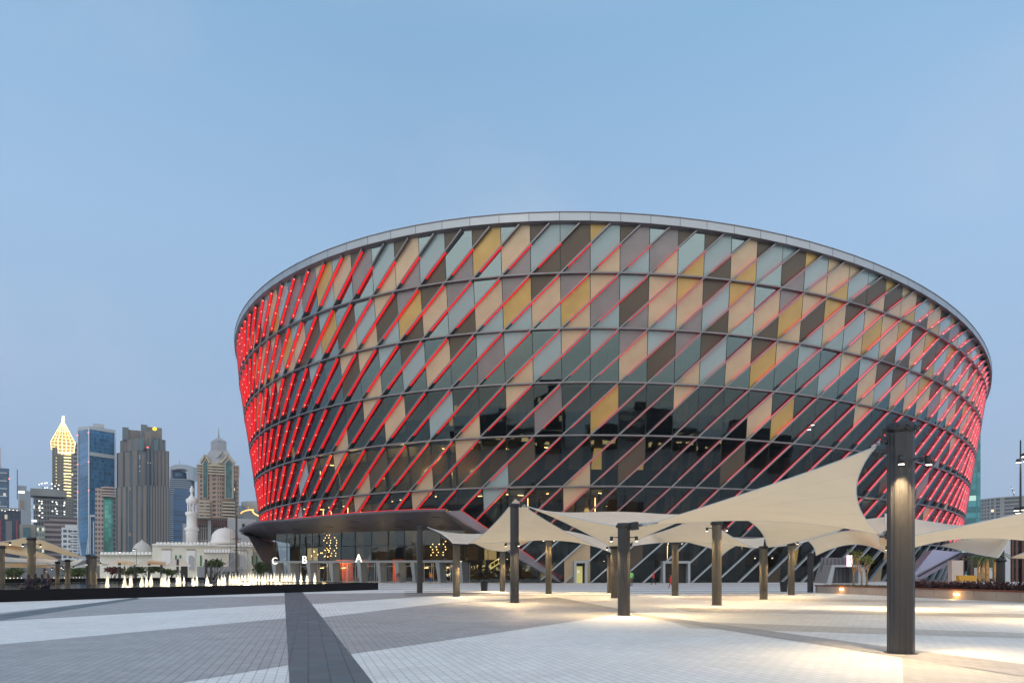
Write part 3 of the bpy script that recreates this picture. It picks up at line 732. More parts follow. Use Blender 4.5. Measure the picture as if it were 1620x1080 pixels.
POLES = [
 (1425,1033,672, 'thick black ribbed steel pole nearest the camera, holding the big beige sail corner', (toc+.02, toc+1.2), 3.5),
 (987,973,828, 'dark ribbed pole with capped top and two lit spots in the middle of the plaza', (toc-1.25, toc+1.25), None),
 (814,953,797, 'tall dark pole in front of the triangular beige sail left of centre', (toc-1.3, toc+.45), 2.85),
 (1134,957,825, 'brass lit pole whose top meets the long lower edge of the big sail', (toc-1.25, toc+1.25), 3.45),
 (722,943,858, 'lit pole below the white sail tip near the doors', (toc+.7,), 2.25),
 (664,937,832, 'dark unlit pole closest to the lit letters, left of the white sail', (), None),
 (868,939,852, 'lit pole under the straight lower edge of the triangular sail', (toc+.9, toc-.9), 3.75),
 (1068,942,857, 'slim lit pole standing in front of the wide grey doorway', (toc-1.25, toc+1.25), 3.4),
 (1208,948,864, 'lit pole with a spot on each side where two sails meet right of centre', (toc-1.35, toc+1.35), 2.35),
 (1252,941,859, 'lit pole standing beside the dark bin at the right', (toc+1.1, toc-1.1), 3.4),
 (1282,936.5,875, 'dark unlit pole at the left end of the low planter wall', (), None),
 (795,935,870, 'dark pole with a cluster of spots behind the tall triangular sail pole', (toc-.8, toc+.9), 2.6),
 (972,945.5,864, 'lit pole directly behind the left side of the middle pole', (toc-1.2,), 2.9),
 (965,937.5,877, 'farther lit pole peeping out left of the pair behind the middle pole', (toc-1.2,), 2.4),
 (1422,962,846, 'slim pole hidden behind the nearest pole at the low sail corner', (toc-1.3, toc+1.3), None),  # unseen pole at the sail clamp; its spots are added to light the ground
 (1755,985,790, 'added unseen lit pole just outside the right edge of the picture', (toc-1.3, toc+1.3), None),  # out of view, added so its spots light the ground at right
 (1690,962,835, 'added unseen lit pole farther outside the right edge of the picture', (toc-1.3, toc+1.3), None),  # second added pole out of view, for more light on the ground
 (1583,947.5,884, 'dark pole standing against the planter wall at the far right', (), None),
]
PP = []
for i, (x, yb, yt, lab, la, hl) in enumerate(POLES):
    PP.append(pole(x, yb, yt, lab, lamps=la, hl=hl, m=m_pole2 if la and i not in (0,1,2) else m_pole, energy=900 if i else 650, r=R if i else R*1.06))  # most poles with lamps take the lamplit copy of the steel
for a_ in (toc+.02-math.atan2(PP[0][1].x, PP[0][1].y),):        # the near lamp also grazes its own pole
    b_ = PP[0][1]; p_ = b_+Vector((cos(a_)*.45, sin(a_)*.45, 3.40)); spot_light(p_, b_+Vector((cos(a_)*.18, sin(a_)*.18, 2.75)), 500, 56, .6)
# turnbuckle arms of the middle and nearest pole
def fitting(p, q, label, w=.05):
    p, q = Vector(p), Vector(q); mb = MB(); m1 = p.lerp(q, .25)
    mb.bar(p, m1, w*1.6, w*2.2, m=0); mb.tube([m1, p.lerp(q, .7)], w*.28, 8, m=1); mb.tube([p.lerp(q,.35), p.lerp(q,.6)], w*.5, 8, m=1); mb.bar(p.lerp(q,.7), q, w*1.2, w*.5, m=1)
    return tag(mb.build('turnbuckle', [m_cap, m_cable]), label, 'fitting', 'sail turnbuckles')
fitting(W(998,832.5,23.7), W(1040,826,23.0), 'steel turnbuckle on the right side of the middle pole cap', .12)
fitting(W(1401,693,12.6), W(1380,707.5,12.75), 'steel shackle tying the big sail to the nearest pole', .08)
fitting(W(822,797,33.3), W(838,802,33.4), 'steel shackle at the right of the tall triangular sail pole', .12)
fitting(W(1405,846,22), W(1388,844.5,22.1), 'steel clamp at the low right corner of the big sail', .12)
mb = MB(); c = W(1389,716,12.5); mb.lathe([(.01,-.12),(.06,-.10),(.10,-.03),(.10,.02),(.05,.05)], c, 16); mb.bar(c+Vector((0,0,.05)), W(1403,713,12.5), .03)
tag(mb.build('dome_camera', m_cap), 'black dome camera on an arm of the nearest pole', 'camera')

m_hem = mat('sail_hem', (.60,.60,.60), .6)
t_ = m_sail.node_tree; p_ = t_.nodes['Principled BSDF']; uvn = t_.nodes.new('ShaderNodeTexCoord'); us = t_.nodes.new('ShaderNodeSeparateXYZ'); t_.links.new(uvn.outputs['UV'], us.inputs[0])
sl_ = math_n(t_, 'LESS_THAN', math_n(t_, 'FRACT', math_n(t_, 'DIVIDE', us.outputs[1], 1.6)), .035)          # welded seams every 1.6 m
nz_ = t_.nodes.new('ShaderNodeTexNoise'); nz_.inputs['Scale'].default_value = .8; nz_.inputs['Detail'].default_value = 5; t_.links.new(uvn.outputs['Object'], nz_.inputs['Vector'])
sc_ = math_n(t_, 'SUBTRACT', math_n(t_, 'MULTIPLY_ADD', nz_.outputs[0], .14, .93), math_n(t_, 'MULTIPLY', sl_, .09))
vs_ = t_.nodes.new('ShaderNodeVectorMath'); vs_.operation = 'SCALE'; vs_.inputs[0].default_value = (.80,.76,.70); t_.links.new(sc_, vs_.inputs['Scale']); t_.links.new(vs_.outputs[0], p_.inputs['Base Color'])
for nd in t_.nodes:
    if nd.type == 'BSDF_TRANSLUCENT':                 # transmitted colour tinted warm, standing for lamplight on the undersides
        vt_ = t_.nodes.new('ShaderNodeVectorMath'); vt_.operation = 'MULTIPLY'; vt_.inputs[1].default_value = (1.24,.90,.54); t_.links.new(vs_.outputs[0], vt_.inputs[0]); t_.links.new(vt_.outputs[0], nd.inputs[0])
def sail(name, C4, ctl, label, lift=0., n=22, m=None, group='shade sails', th=.012):
    """hypar: four corners, four edge control points (x,y,d pixels) -> Coons patch with real thickness"""
    C_ = [W(*c) for c in C4]; K = [None if k is None else W(*k) for k in ctl]
    def edge(i, t):
        a, b = C_[i], C_[(i+1) % 4]; k = K[i]
        if k is None: return a.lerp(b, t)
        k2 = k*2-(a+b)*.5                            # curve passes through the given point half-way
        return a*(1-t)**2+k2*2*t*(1-t)+b*t*t
    P = []
    for i in range(n+1):
        v = i/n
        for j in range(n+1):
            u = j/n
            bot, top = edge(0, u), edge(2, 1-u); rt, lf = edge(1, v), edge(3, 1-v)
            p = bot*(1-v)+top*v+lf*(1-u)+rt*u-(C_[0]*(1-u)*(1-v)+C_[1]*u*(1-v)+C_[2]*u*v+C_[3]*(1-u)*v)
            p.z += lift*16*u*(1-u)*v*(1-v); P.append(p)
    mb = MB(); f = []
    for i in range(n):
        for j in range(n): f.append((i*(n+1)+j, i*(n+1)+j+1, (i+1)*(n+1)+j+1, (i+1)*(n+1)+j))
    mb.add(P, f, smooth=True)
    o = mb.build(name, m or m_sail); tag(o, label, 'shade sail', group)
    uv = o.data.uv_layers.new(name='uv'); su = (C_[0]-C_[1]).length; sv = (C_[1]-C_[2]).length
    for lp in o.data.loops: i, j = divmod(lp.vertex_index, n+1); uv.data[lp.index].uv = (j/n*su, i/n*sv)
    rope = MB()
    for e_ in range(4): rope.tube([edge(e_, t/16) for t in range(17)], max(.012, min(.02, C_[0].y*.0007)), 5, cap=False)
    rope.build('edge_cable', m_hem, o)
    return o
# corners run round the sail
sail('shade_sail', [(1386,706,12.9),(1016,832,23.4),(1130,824,29),(1394,845.5,22)], [(1206,771,17.2),(1065,827.5,26),(1255,826,25.5),(1356,790,16.4)], 'huge beige sail rising to the nearest pole at the right', n=34)
sail('shade_sail', [(836,801.5,33.2),(975,831.5,24.2),(1125,806,30),(975,869,41)], [(915,820,29),(1048,823,28),(1046,837,35),(908,833,38)], 'long saddle sail with a white upper face behind the middle pole', lift=.55, n=30)
sail('shade_sail', [(815,789,34.3),(968,874,42),(872,852,47),(742,859,40.5)], [(888,837,38),(920,858,45),(806,857,44),(774,836,37.5)], 'triangular beige sail peaking behind the tall pole left of centre', n=26)
sail('shade_sail', [(748,857.5,43),(845,852,44),(797,872,49),(772,869,46)], [None,(815,866,46),None,None], 'small darker beige sail hanging below the triangular sail')
sail('shade_sail', [(676.5,833.5,43),(772,844,52),(740,860,42),(716,859,40.5)], [(718,843,48),None,None,(701,845.5,41)], 'white topped sail tip stretched toward the dark pole by the doors')
sail('shade_sail', [(885,838,45),(962,861,50),(968,874,47),(930,858,43)], [(930,847,50),None,None,(906,847,43)], 'narrow sail with a white edge between the triangular and the middle pole')
sail('shade_sail', [(1000,863,38),(1004,851,42),(1112,815,38),(1195,866.5,42)], [None,(1052,839,41),(1160,850,39),(1090,857,44)], 'wide beige sail behind the pole that meets the big sail')
sail('shade_sail', [(1085,856,44),(1175,858,43),(1143,876,48),(1122,866,46)], [None,(1160,865,46),None,None], 'small beige tip hanging behind the brass lit pole')
sail('shade_sail', [(1168,815,33),(1350,830,33),(1240,861,43),(1213,866,42)], [None,(1290,849,39),None,(1202,838,37)], 'beige sail dropping to the lit pole right of centre')
sail('shade_sail', [(1160,850,47),(1209,850,50),(1207,866,42.5),(1186,866,42.6)], [(1184,852,50),None,None,(1172,860,44)], 'white topped sail scrap left of the pole right of centre')
sail('shade_sail', [(1226,864.5,48),(1330,838,56),(1300,850,50),(1250,862,47)], [(1276,848,52),None,(1272,857,48),None], 'thin white crescent of a sail beneath the dropping sail')
sail('shade_sail', [(1278,855,46),(1392,843,27),(1402,874.5,30),(1291,878.5,47)], [(1335,840,38),(1391,857,28),(1344,861,40),(1287,865,46)], 'beige sail between the dark pole and the nearest pole')
sail('shade_sail', [(1366,822,36),(1404,817,38),(1403,834,30),(1393,844,28)], [None,None,None,(1378,836,32)], 'white and beige sail corner seen left of the nearest pole')
sail('shade_sail', [(1386,850,34),(1403,850,36),(1403,875,30),(1398,870,29)], [None,None,None,(1389,861,31)], 'small white sail corner touching the nearest pole')
sail('shade_sail', [(1400,812,37),(1523,832,44),(1470,845,30),(1400,850,28)], [(1460,823,42),None,None,None], 'white topped sail spread right of the nearest pole')
sail('shade_sail', [(1430,849,24),(1680,797,20),(1680,862,26),(1425,874,28)], [(1540,828,21.5),None,(1530,851.5,27),None], 'long beige sail leaving the frame at the right', n=28)
sail('shade_sail', [(1490,862,42),(1568,843,36),(1600,848,37),(1579,882,35.5)], [(1535,851,40),None,(1590,866,36),(1532,873,39)], 'beige sail dropping to the dark pole by the planter')
sail('shade_sail', [(1598,882,36),(1680,850,28),(1700,862,28),(1640,884,36)], [None,None,None,None], 'small beige sail corner at the right edge')
# left group, standing round the pool
LP = [(50,926.5,850,.215,'tall lit pole behind the seated people at the left'),(1,929,863,.2,'lit pole cut by the left edge'),(91,925.5,888,.15,'short lit pole right of the seated people'),
 (107,925.5,885,.17,'short grey pole with a wide cap right of the seated people'),(148,923.5,879,.2,'stout grey pole left of the first big jet'),(139.5,921,877,.16,'dark pole touching the stout grey pole'),
 (70,921,893,.1,'thin lit pole seen between the left poles'),(189,919,890,.17,'dark pole under the first white sail before the mosque'),(197,919,893,.1,'thin lit pole beside the first mosque side pole'),
 (236,918.5,891,.16,'dark pole in front of the mosque dome'),(214,918,893,.14,'grey pole between the mosque side sails'),(255,918.5,893,.13,'grey pole right of the mosque dome'),(281,918.5,884,.14,'dark pole at the right end of the small sails'),
 (326,921,884,.13,'dark post in front of the mosque wall'),(334,921,893,.12,'short dark post in front of the mosque wall')]
for i, (x, yb, yt, r, lab) in enumerate(LP):
    d = {0:41,1:38,2:55,3:52,4:48,5:54,6:66}.get(i, 84 if i < 13 else 70)
    la = (toc-1.3, toc+1.3) if i in (0,1,2,3,4) else ((toc+.5,) if i in (6,8) else ())
    z0 = .62 if d < 60 else 0
    pole(x, yb, yt, lab, z0=z0, r=r, lamps=la, hl=(2.5 if i < 2 else None), energy=300 if i < 5 else 150, cap=d < 60, m=m_pole2 if la else m_pole, group='pool side poles', d=d)
sail('shade_sail', [(-60,862,42),(36,850.5,41),(52,850,41),(30,868,50)], [(0,857,42),None,None,(0,863,46)], 'beige sail tied to the tall pole at the left edge')
sail('shade_sail', [(50,849,41),(137,884,52),(100,877,55),(48,866,48)], [(90,863,46),None,(78,870,52),None], 'beige sail running down right of the tall left pole')
sail('shade_sail', [(-30,864,45),(22,863,45),(95,885,55),(0,872,52)], [None,(60,872,50),(45,880,54),None], 'second lower beige sail band at the left')
sail('shade_sail', [(0,880,60),(46,884,72),(80,890,62),(2,888,55)], [None,None,None,None], 'white topped sail strip low at the left edge')
sail('shade_sail', [(50,882,62),(92,884,75),(88,892,62),(52,893,58)], [None,None,None,None], 'white topped sail strip right of the tall left pole')
sail('shade_sail', [(3,890,58),(60,890,60),(100,898,62),(5,897,58)], [None,None,None,None], 'flat beige sail low behind the tall left pole')
sail('shade_sail', [(100,894,60),(118,886,72),(134,884,74),(112,897,60)], [None,None,None,None], 'small white sail wedge before the stout grey pole')
sail('shade_sail', [(112,898,60),(150,888,62),(172,893,66),(150,895,60)], [None,None,None,None], 'beige sail wedge behind the stout grey pole')
for i, x in enumerate((165, 214, 262)):
    sail('shade_sail', [(x,895.5,82),(x+22,882.5,96),(x+28,884,96),(x+40,895,82)], [(x+8,889,90),None,(x+35,890,88),None], ('first','second','third')[i]+' small white topped sail from the left in front of the mosque', group='small mosque side sails')
    sail('shade_sail', [(x+20,885,86),(x+48,888,84),(x+50,895,88),(x+24,893,90)] if i < 2 else [(x-30,886,86),(x,890,84),(x-8,896,88),(x-26,893,90)], [None]*4, ('first','second','third')[i]+' small beige sail from the left in front of the mosque', group='small mosque side sails')

# ================================================================ POOL AND FOUNTAIN
m_pool = mat('black_pool_stone', (.008,.007,.009), .6, spec=.15)
m_wat = mat('pool_water', (.035,.04,.045), .06, bump=.25, nscale=6)
pc = [G(-120,962.5), G(599,932)]; ZP = .62
a, b = G(-260,960.7), G(598.5,932.3); dirv = (b-a).normalized(); nrm_ = Vector((-dirv.y, dirv.x, 0))
if nrm_.y < 0: nrm_ = -nrm_
mb = MB(); q = [a, b, b+nrm_*28, a+nrm_*32]; h = Vector((0,0,ZP)); t_ = .35
mb.quad(a, b, b+h, a+h); mb.quad(b, q[2], q[2]+h, b+h); mb.quad(q[3]+h, q[2]+h, q[2], q[3]); mb.quad(a, q[3], q[3]+h, a+h)
ia, ib, ic, idd = a+nrm_*t_+h, b+nrm_*t_-dirv*t_+h, q[2]-nrm_*t_-dirv*t_+h, q[3]-nrm_*t_+h
for p0_, p1_, p2_, p3_ in ((a+h, b+h, ib, ia), (b+h, q[2]+h, ic, ib), (q[2]+h, q[3]+h, idd, ic)): mb.quad(p0_, p1_, p2_, p3_)
pool = empty('fountain_pool', tuple(b), 'low black stone fountain pool running across the left of the plaza', 'fountain')
mb.build('basin', m_pool, pool)
mb = MB(); k = Vector((0,0,-.03)); mb.quad(ia+k, ib+k, ic+k, idd+k); mb.build('water', m_wat, pool)
mb = MB(); r0 = a+nrm_*26+dirv*2; r1 = a+nrm_*26+dirv*38; mb.prism([r0+h, r1+h, r1+h+Vector((0,0,.35)), r0+h+Vector((0,0,.35))], nrm_*.8); mb.build('back_ledge', m_pool, pool)
m_jet = mat('jet_spray', (.9,.9,.88), .5, emit=(1,.80,.46), es=.42, trans=.5)  # spray emits a little so the water looks lit
m_core_ = mat('jet_lit_water', (1,.9,.7), emit=(1,.80,.48), es=4.2)  # glowing core stands for water lit by lamps below
def jet(p, hgt, first=None, rj=random):
    mb = MB(); n = 9
    for k in range(40):                             # loose drops round the plume
        a = rj.uniform(0, 2*pi); z = rj.random()*hgt*.95; l = (.05+.16*rj.random()*(1-z/hgt))*hgt; q = p+Vector((cos(a)*l, sin(a)*l, z)); r = rj.uniform(.006,.016)*hgt
        mb.lathe([(.001,-r),(r,0),(.001,r*1.6)], q, 5)
    for k in range(9):
        a = rj.uniform(0, 2*pi); l = rj.uniform(.01,.10)*hgt; hh = hgt*rj.uniform(.45, 1.0)*(1-2.5*l/hgt); q = p+Vector((cos(a)*l, sin(a)*l, 0))
        mb.tube([q, q+Vector((rj.uniform(-.02,.02),0,hh*.35)), q+Vector((rj.uniform(-.04,.04),0,hh*.75)), q+Vector((rj.uniform(-.05,.05),0,hh))], [.085*hgt,.05*hgt,.028*hgt,.006], n)
    return mb
jets = []
def jets_row(pts, label, group, hgt):
    proto = None
    vari = []
    for i, p in enumerate(pts):
        hv = hgt*random.uniform(.8, 1.12); lab_i = label % ORD[i]
        if len(vari) < 4:
            e = jet(p, hgt).build('fountain_jet', m_jet, loc=tuple(p)); tag(e, lab_i, 'fountain jet', group)
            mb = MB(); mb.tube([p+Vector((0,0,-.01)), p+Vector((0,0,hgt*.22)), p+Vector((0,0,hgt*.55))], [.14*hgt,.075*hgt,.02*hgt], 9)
            c = mb.build('lit_water_core', m_core_, e); vari.append((e, c, Vector(p)))
        else:
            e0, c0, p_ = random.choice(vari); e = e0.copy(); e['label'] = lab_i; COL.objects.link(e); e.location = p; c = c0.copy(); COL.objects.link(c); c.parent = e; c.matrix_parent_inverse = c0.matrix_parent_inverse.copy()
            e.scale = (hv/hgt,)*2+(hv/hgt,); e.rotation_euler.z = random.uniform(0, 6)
front = [(170,926.3),(197,925.6),(207,924.6),(224,925.3),(232,923.6),(239,922.2),(256,924.6),(261,923.4),(267,921.8),(281,924),(285,922.5),(291,921),(306,923.4),(311,922),(328,923),(346,922.4),(351,922.8),(355,921.4),(364,919.6),(368,920.3),(373,921),(378,921.8)]
ZW = ZP-.03
jets_row([G(x, y, ZW) for x, y in front], 'white lit fountain jet, %s from the left in the spaced front row', 'front row fountain jets', .88)
right = [(383,918),(388,918.6),(393,919.2),(397,920),(401,921.2),(405,918.4),(410,919),(415,919.7),(419,920.6),(424,918.6),(429,919.5),(434,918.4),(439,920.4),(446,918.6),(450,919),(454,918.7),(458,918.4),(461,920),(466,919.2),(476,919.6),(486,919.5),(498,919.4)]
jets_row([G(x, y, ZW) for x, y in right], 'white lit fountain jet, %s from the left in the dense right cluster', 'right cluster fountain jets', 1.0)
back = [(x, 916.6) for x in list(range(10,40,6))+[85,97,102]+list(range(111,145,5))+list(range(154,206,6))+[226,231]]
jets_row([G(x, y, ZW) for x, y in back], 'tiny glowing jet, %s from the left in the far back row', 'far row fountain jets', .42)
l_n = 0
for x, y in ((200,924.5),(262,923),(330,922),(390,920),(440,919.5)):
    l = bpy.data.lights.new('fountain_light', 'POINT'); l.energy = 60; l.color = (1,.8,.5); l.shadow_soft_size = .3
    o = bpy.data.objects.new('fountain_light', l); COL.objects.link(o); o.location = G(x, y, ZW)+Vector((0,0,.5))

# ================================================================ BINS, PLANTER, PLANTS
m_bin = mat('black_planter_pot', (.02,.018,.02), .5)
for x, yb, lab in ((766,934,'black tapered pot standing left of the tall triangular sail pole'),(1240,935.5,'black tapered pot standing beside a lit pole at the right')):
    p = G(x, yb); s = p.y/F
    mb = MB(); mb.lathe([(4.8*s,0),(5*s,.02),(6.2*s,15*s),(6.4*s,15.2*s),(6.4*s,16*s),(5.8*s,16*s),(5.6*s,15*s),(.05,14.8*s)], p, 24); tag(mb.build('pot', m_bin), lab, 'pot', 'black pots on the plaza')
m_conc = mat('planter_concrete', (.36,.30,.26), .75, noise=.18, nscale=.8)
m_cor = mat('rust_edge', (.16,.045,.025), .6, noise=.2, nscale=4)
m_soil = mat('soil', (.03,.022,.015), .95)
pa, pb = G(1290,937), G(1700,956); pd = (pb-pa).normalized(); pn = Vector((-pd.y, pd.x, 0))
if pn.y < 0: pn = -pn
pl = empty('planter', tuple(pa), 'long low concrete planter with a rusty red rim along the right of the plaza', 'planter')
mb = MB(); hz = .5
L_ = (pb-pa).length; nseg = 14
for i in range(nseg):
    s0, s1 = pa+pd*(L_*i/nseg+.01), pa+pd*(L_*(i+1)/nseg-.01); mb.prism([s0, s1, s1+Vector((0,0,hz)), s0+Vector((0,0,hz))], pn*.25)
mb.prism([pa, pa+pn*16, pa+pn*16+Vector((0,0,hz)), pa+Vector((0,0,hz))], pd*.2)
mb.build('wall', m_conc, pl, fixn=True)
mb = MB(); up_ = Vector((0,0,hz)); mb.prism([pa+up_-pn*.04-pd*.05, pb+up_-pn*.04, pb+up_-pn*.04+Vector((0,0,.09)), pa+up_-pn*.04-pd*.05+Vector((0,0,.09))], pn*.12); mb.build('rim', m_cor, pl, fixn=True)
mb = MB(); mb.quad(pa+pn*.25+Vector((0,0,.47)), pb+pn*.25+Vector((0,0,.47)), pb+pn*17+Vector((0,0,.47)), pa+pn*16+Vector((0,0,.47))); mb.build('soil', m_soil, pl)
m_brick = mat('recessed_light', (1,.8,.5), emit=(1,.72,.35), es=9)
for x, y, lab in ((1332,931.5,'glowing brick light low in the planter wall at its left part'),(1514,939.7,'glowing brick light low in the planter wall right of the nearest pole')):
    f = 0
    best = min(((abs(CX+F*q.x/q.y-x)), i/600) for i in range(601) for q in [pa.lerp(pb, i/600)])[1]; q = pa.lerp(pb, best); z = CH-(y-YH)/F*q.y
    mb = MB(); mb.prism([q+pd*(-.18)+Vector((0,0,z-.035)), q+pd*.18+Vector((0,0,z-.035)), q+pd*.18+Vector((0,0,z+.035)), q-pd*.18+Vector((0,0,z+.035))], -pn*.03)
    tag(mb.build('wall_light', m_brick), lab, 'wall light', 'planter wall lights')
    l = bpy.data.lights.new('wall_light_spill', 'POINT'); l.energy = 14; l.color = (1,.5,.12); l.shadow_soft_size = .1
    o = bpy.data.objects.new('wall_light_spill', l); COL.objects.link(o); o.location = q-pn*.25+Vector((0,0,z-.02))

def leaf_mesh(mb, c, r, n, size, rx=1, ry=1, rz=1, m=0, up=.0, rnd=random):
    for _ in range(n):
        while True:
            v = Vector((rnd.uniform(-1,1), rnd.uniform(-1,1), rnd.uniform(-1,1)))
            if v.length < 1: break
        v = v*(.55+.45*rnd.random()); p = Vector(c)+Vector((v.x*r*rx, v.y*r*ry, v.z*r*rz))
        a = Vector((rnd.uniform(-1,1), rnd.uniform(-1,1), rnd.uniform(-.6,.9)+up)).normalized(); b = a.cross(Vector((rnd.uniform(-1,1), rnd.uniform(-1,1), rnd.uniform(-1,1)))).normalized()
        s = size*rnd.uniform(.6,1.3); mb.add([p, p+a*s*.5+b*s*.28, p+a*s, p+a*s*.5-b*s*.28], [(0,1,2,3)], m+(rnd.random() < .35))
m_lf = mat('leaf_green', (.055,.085,.025), .6, trans=.25); m_lf2 = mat('leaf_light', (.10,.13,.04), .6, trans=.25)
m_rl = mat('leaf_maroon', (.055,.02,.022), .6, trans=.2); m_rl2 = mat('leaf_rose', (.20,.07,.07), .6, trans=.2)
m_grass = mat('grass_blade', (.05,.09,.02), .7, trans=.2)
mb = MB(); rg = random.Random(4)
for i in range(2600):
    f = rg.uniform(.01,.40); p = pa.lerp(pb, f)+pn*rg.uniform(.3,2.0)+Vector((0,0,.46)); hh = rg.uniform(.08,.26)
    mb.add([p, p+Vector((.03,0,0)), p+Vector((rg.uniform(-.08,.08), rg.uniform(-.05,.05), hh))], [(0,1,2)])
tag(mb.build('grass', m_grass), 'short green grass tufts growing in the left part of the planter', 'grass', kind='stuff')
mb = MB()
for i in range(46):
    p = pa.lerp(pb, .34+.66*i/46)+pn*rg.uniform(.7,1.2)+Vector((0,0,.62)); leaf_mesh(mb, p, .36, 150, .13, 1.2, 1, .75, 0, rnd=rg)
    leaf_mesh(mb, p+pn*1.4+Vector((0,0,.12)), .38, 90, .14, 1.3, 1, .8, 1, rnd=rg)
tag(mb.build('hedge', [m_rl, m_rl, m_rl2]), 'dark maroon leafed hedge filling the planter right of the nearest pole', 'hedge', kind='stuff')
def thin_tree(x, d, ytop, label, nb=5, warm=True, seed=1, yb=921):
    rn = random.Random(seed); b = Vector(((x-CX)/F*d, d, .45)); H = CH+(YH-ytop)/F*d-.45
    e = empty('young_tree', tuple(b), label, 'tree', 'young planter trees')
    mb = MB(); tips = []
    mb.tube([b, b+Vector((.03,0,H*.3)), b+Vector((-.02,0,H*.45))], [.07,.055,.045], 7)
    for k in range(nb):
        a = rn.uniform(0, 2*pi); q = b+Vector((-.02,0,H*(.3+.03*k))); t1 = q+Vector((cos(a)*H*.12, sin(a)*H*.1, H*.25)); t2 = t1+Vector((cos(a)*H*.06, sin(a)*H*.06, H*rn.uniform(.2,.33)))
        mb.tube([q, t1, t2], [.035,.028,.018], 6); tips.append(t2)
        mb.tube([t1, t1+Vector((cos(a+1.5)*.25, sin(a+1.5)*.2, H*.22))], [.022,.012], 5); tips.append(t1+Vector((cos(a+1.5)*.25, sin(a+1.5)*.2, H*.22)))
    mb.build('trunk', mat('lit_bark', (.30,.17,.07), .8, noise=.3, nscale=6), e)
    mb = MB()
    for t in tips: leaf_mesh(mb, t, .22, 22, .15, rnd=rn)
    mb.build('crown', [m_lf, mat('leaf_yellow', (.45,.42,.03), .6, trans=.3)], e)
    l = bpy.data.lights.new('tree_uplight', 'SPOT'); l.energy = 70; l.color = (1,.68,.25); l.spot_size = radians(60); l.shadow_soft_size = .1
    o = bpy.data.objects.new('tree_uplight', l); COL.objects.link(o); o.location = b+Vector((.1,-.9,.1)); o.rotation_euler = (radians(170-10),0,0)
thin_tree(1350, 55, 868, 'thin yellow flowering tree in front of the grey vestibule', seed=2)
thin_tree(1363, 57, 876, 'thin bare young tree in the middle of the planter group', nb=4, seed=3)
thin_tree(1371, 54, 880, 'thin young tree closest to the nearest pole', nb=4, seed=5)
def palm(x, d, ytop, label, seed, cat='palm'):
    rn = random.Random(seed); b = Vector(((x-CX)/F*d, d, .4)); H = CH+(YH-ytop)/F*d-.4
    e = empty('palm_tree', tuple(b), label, 'palm', 'lit palms at the right'); mb = MB()
    mb.tube([b+Vector((sin(k*1.1)*.03, 0, H*k/8)) for k in range(9)], [.17-.06*k/8+(.02 if k % 2 else 0) for k in range(9)], 9); mb.build('trunk', mat('palm_bark', (.36,.20,.07), .85, noise=.35, nscale=5), e)
    mb = MB(); c = b+Vector((0,0,H))
    for k in range(16):
        a = 2*pi*k/16+rn.uniform(-.2,.2); el = rn.uniform(.0,1.1); L = rn.uniform(1.1,1.6); pr = c
        for s in range(6):
            f = (s+1)/6; q = c+Vector((cos(a)*L*f*cos(el*(1-f)), sin(a)*L*f*cos(el*(1-f)), L*(sin(el)*f-1.0*f*f)))
            w_ = Vector((-sin(a), cos(a), 0))*(.16*(1-f*.7)); dz = Vector((0,0,-.14*(1-f*.5)))
            mb.quad(pr, q, q+w_+dz, pr+w_+dz, 0); mb.quad(pr, q, q-w_+dz, pr-w_+dz, 0); pr = q
    mb.build('crown', m_lf, e)
    l = bpy.data.lights.new('palm_uplight', 'SPOT'); l.energy = 130; l.color = (1,.62,.15); l.spot_size = radians(50); l.shadow_soft_size = .1
    o = bpy.data.objects.new('palm_uplight', l); COL.objects.link(o); o.location = b+Vector((0,-1.2,.1)); o.rotation_euler = (radians(158),0,0)
for i, (x, d, yt, lab) in enumerate(((1549,74,882,'lit palm left of the dark planter pole, leftmost of three'),(1562,70,880,'lit palm just left of the dark planter pole'),(1574,78,878,'lit palm right behind the dark planter pole'),(1556,96,884,'thinner lit palm farther back between the front palms'))): palm(x, d, yt, lab, i)
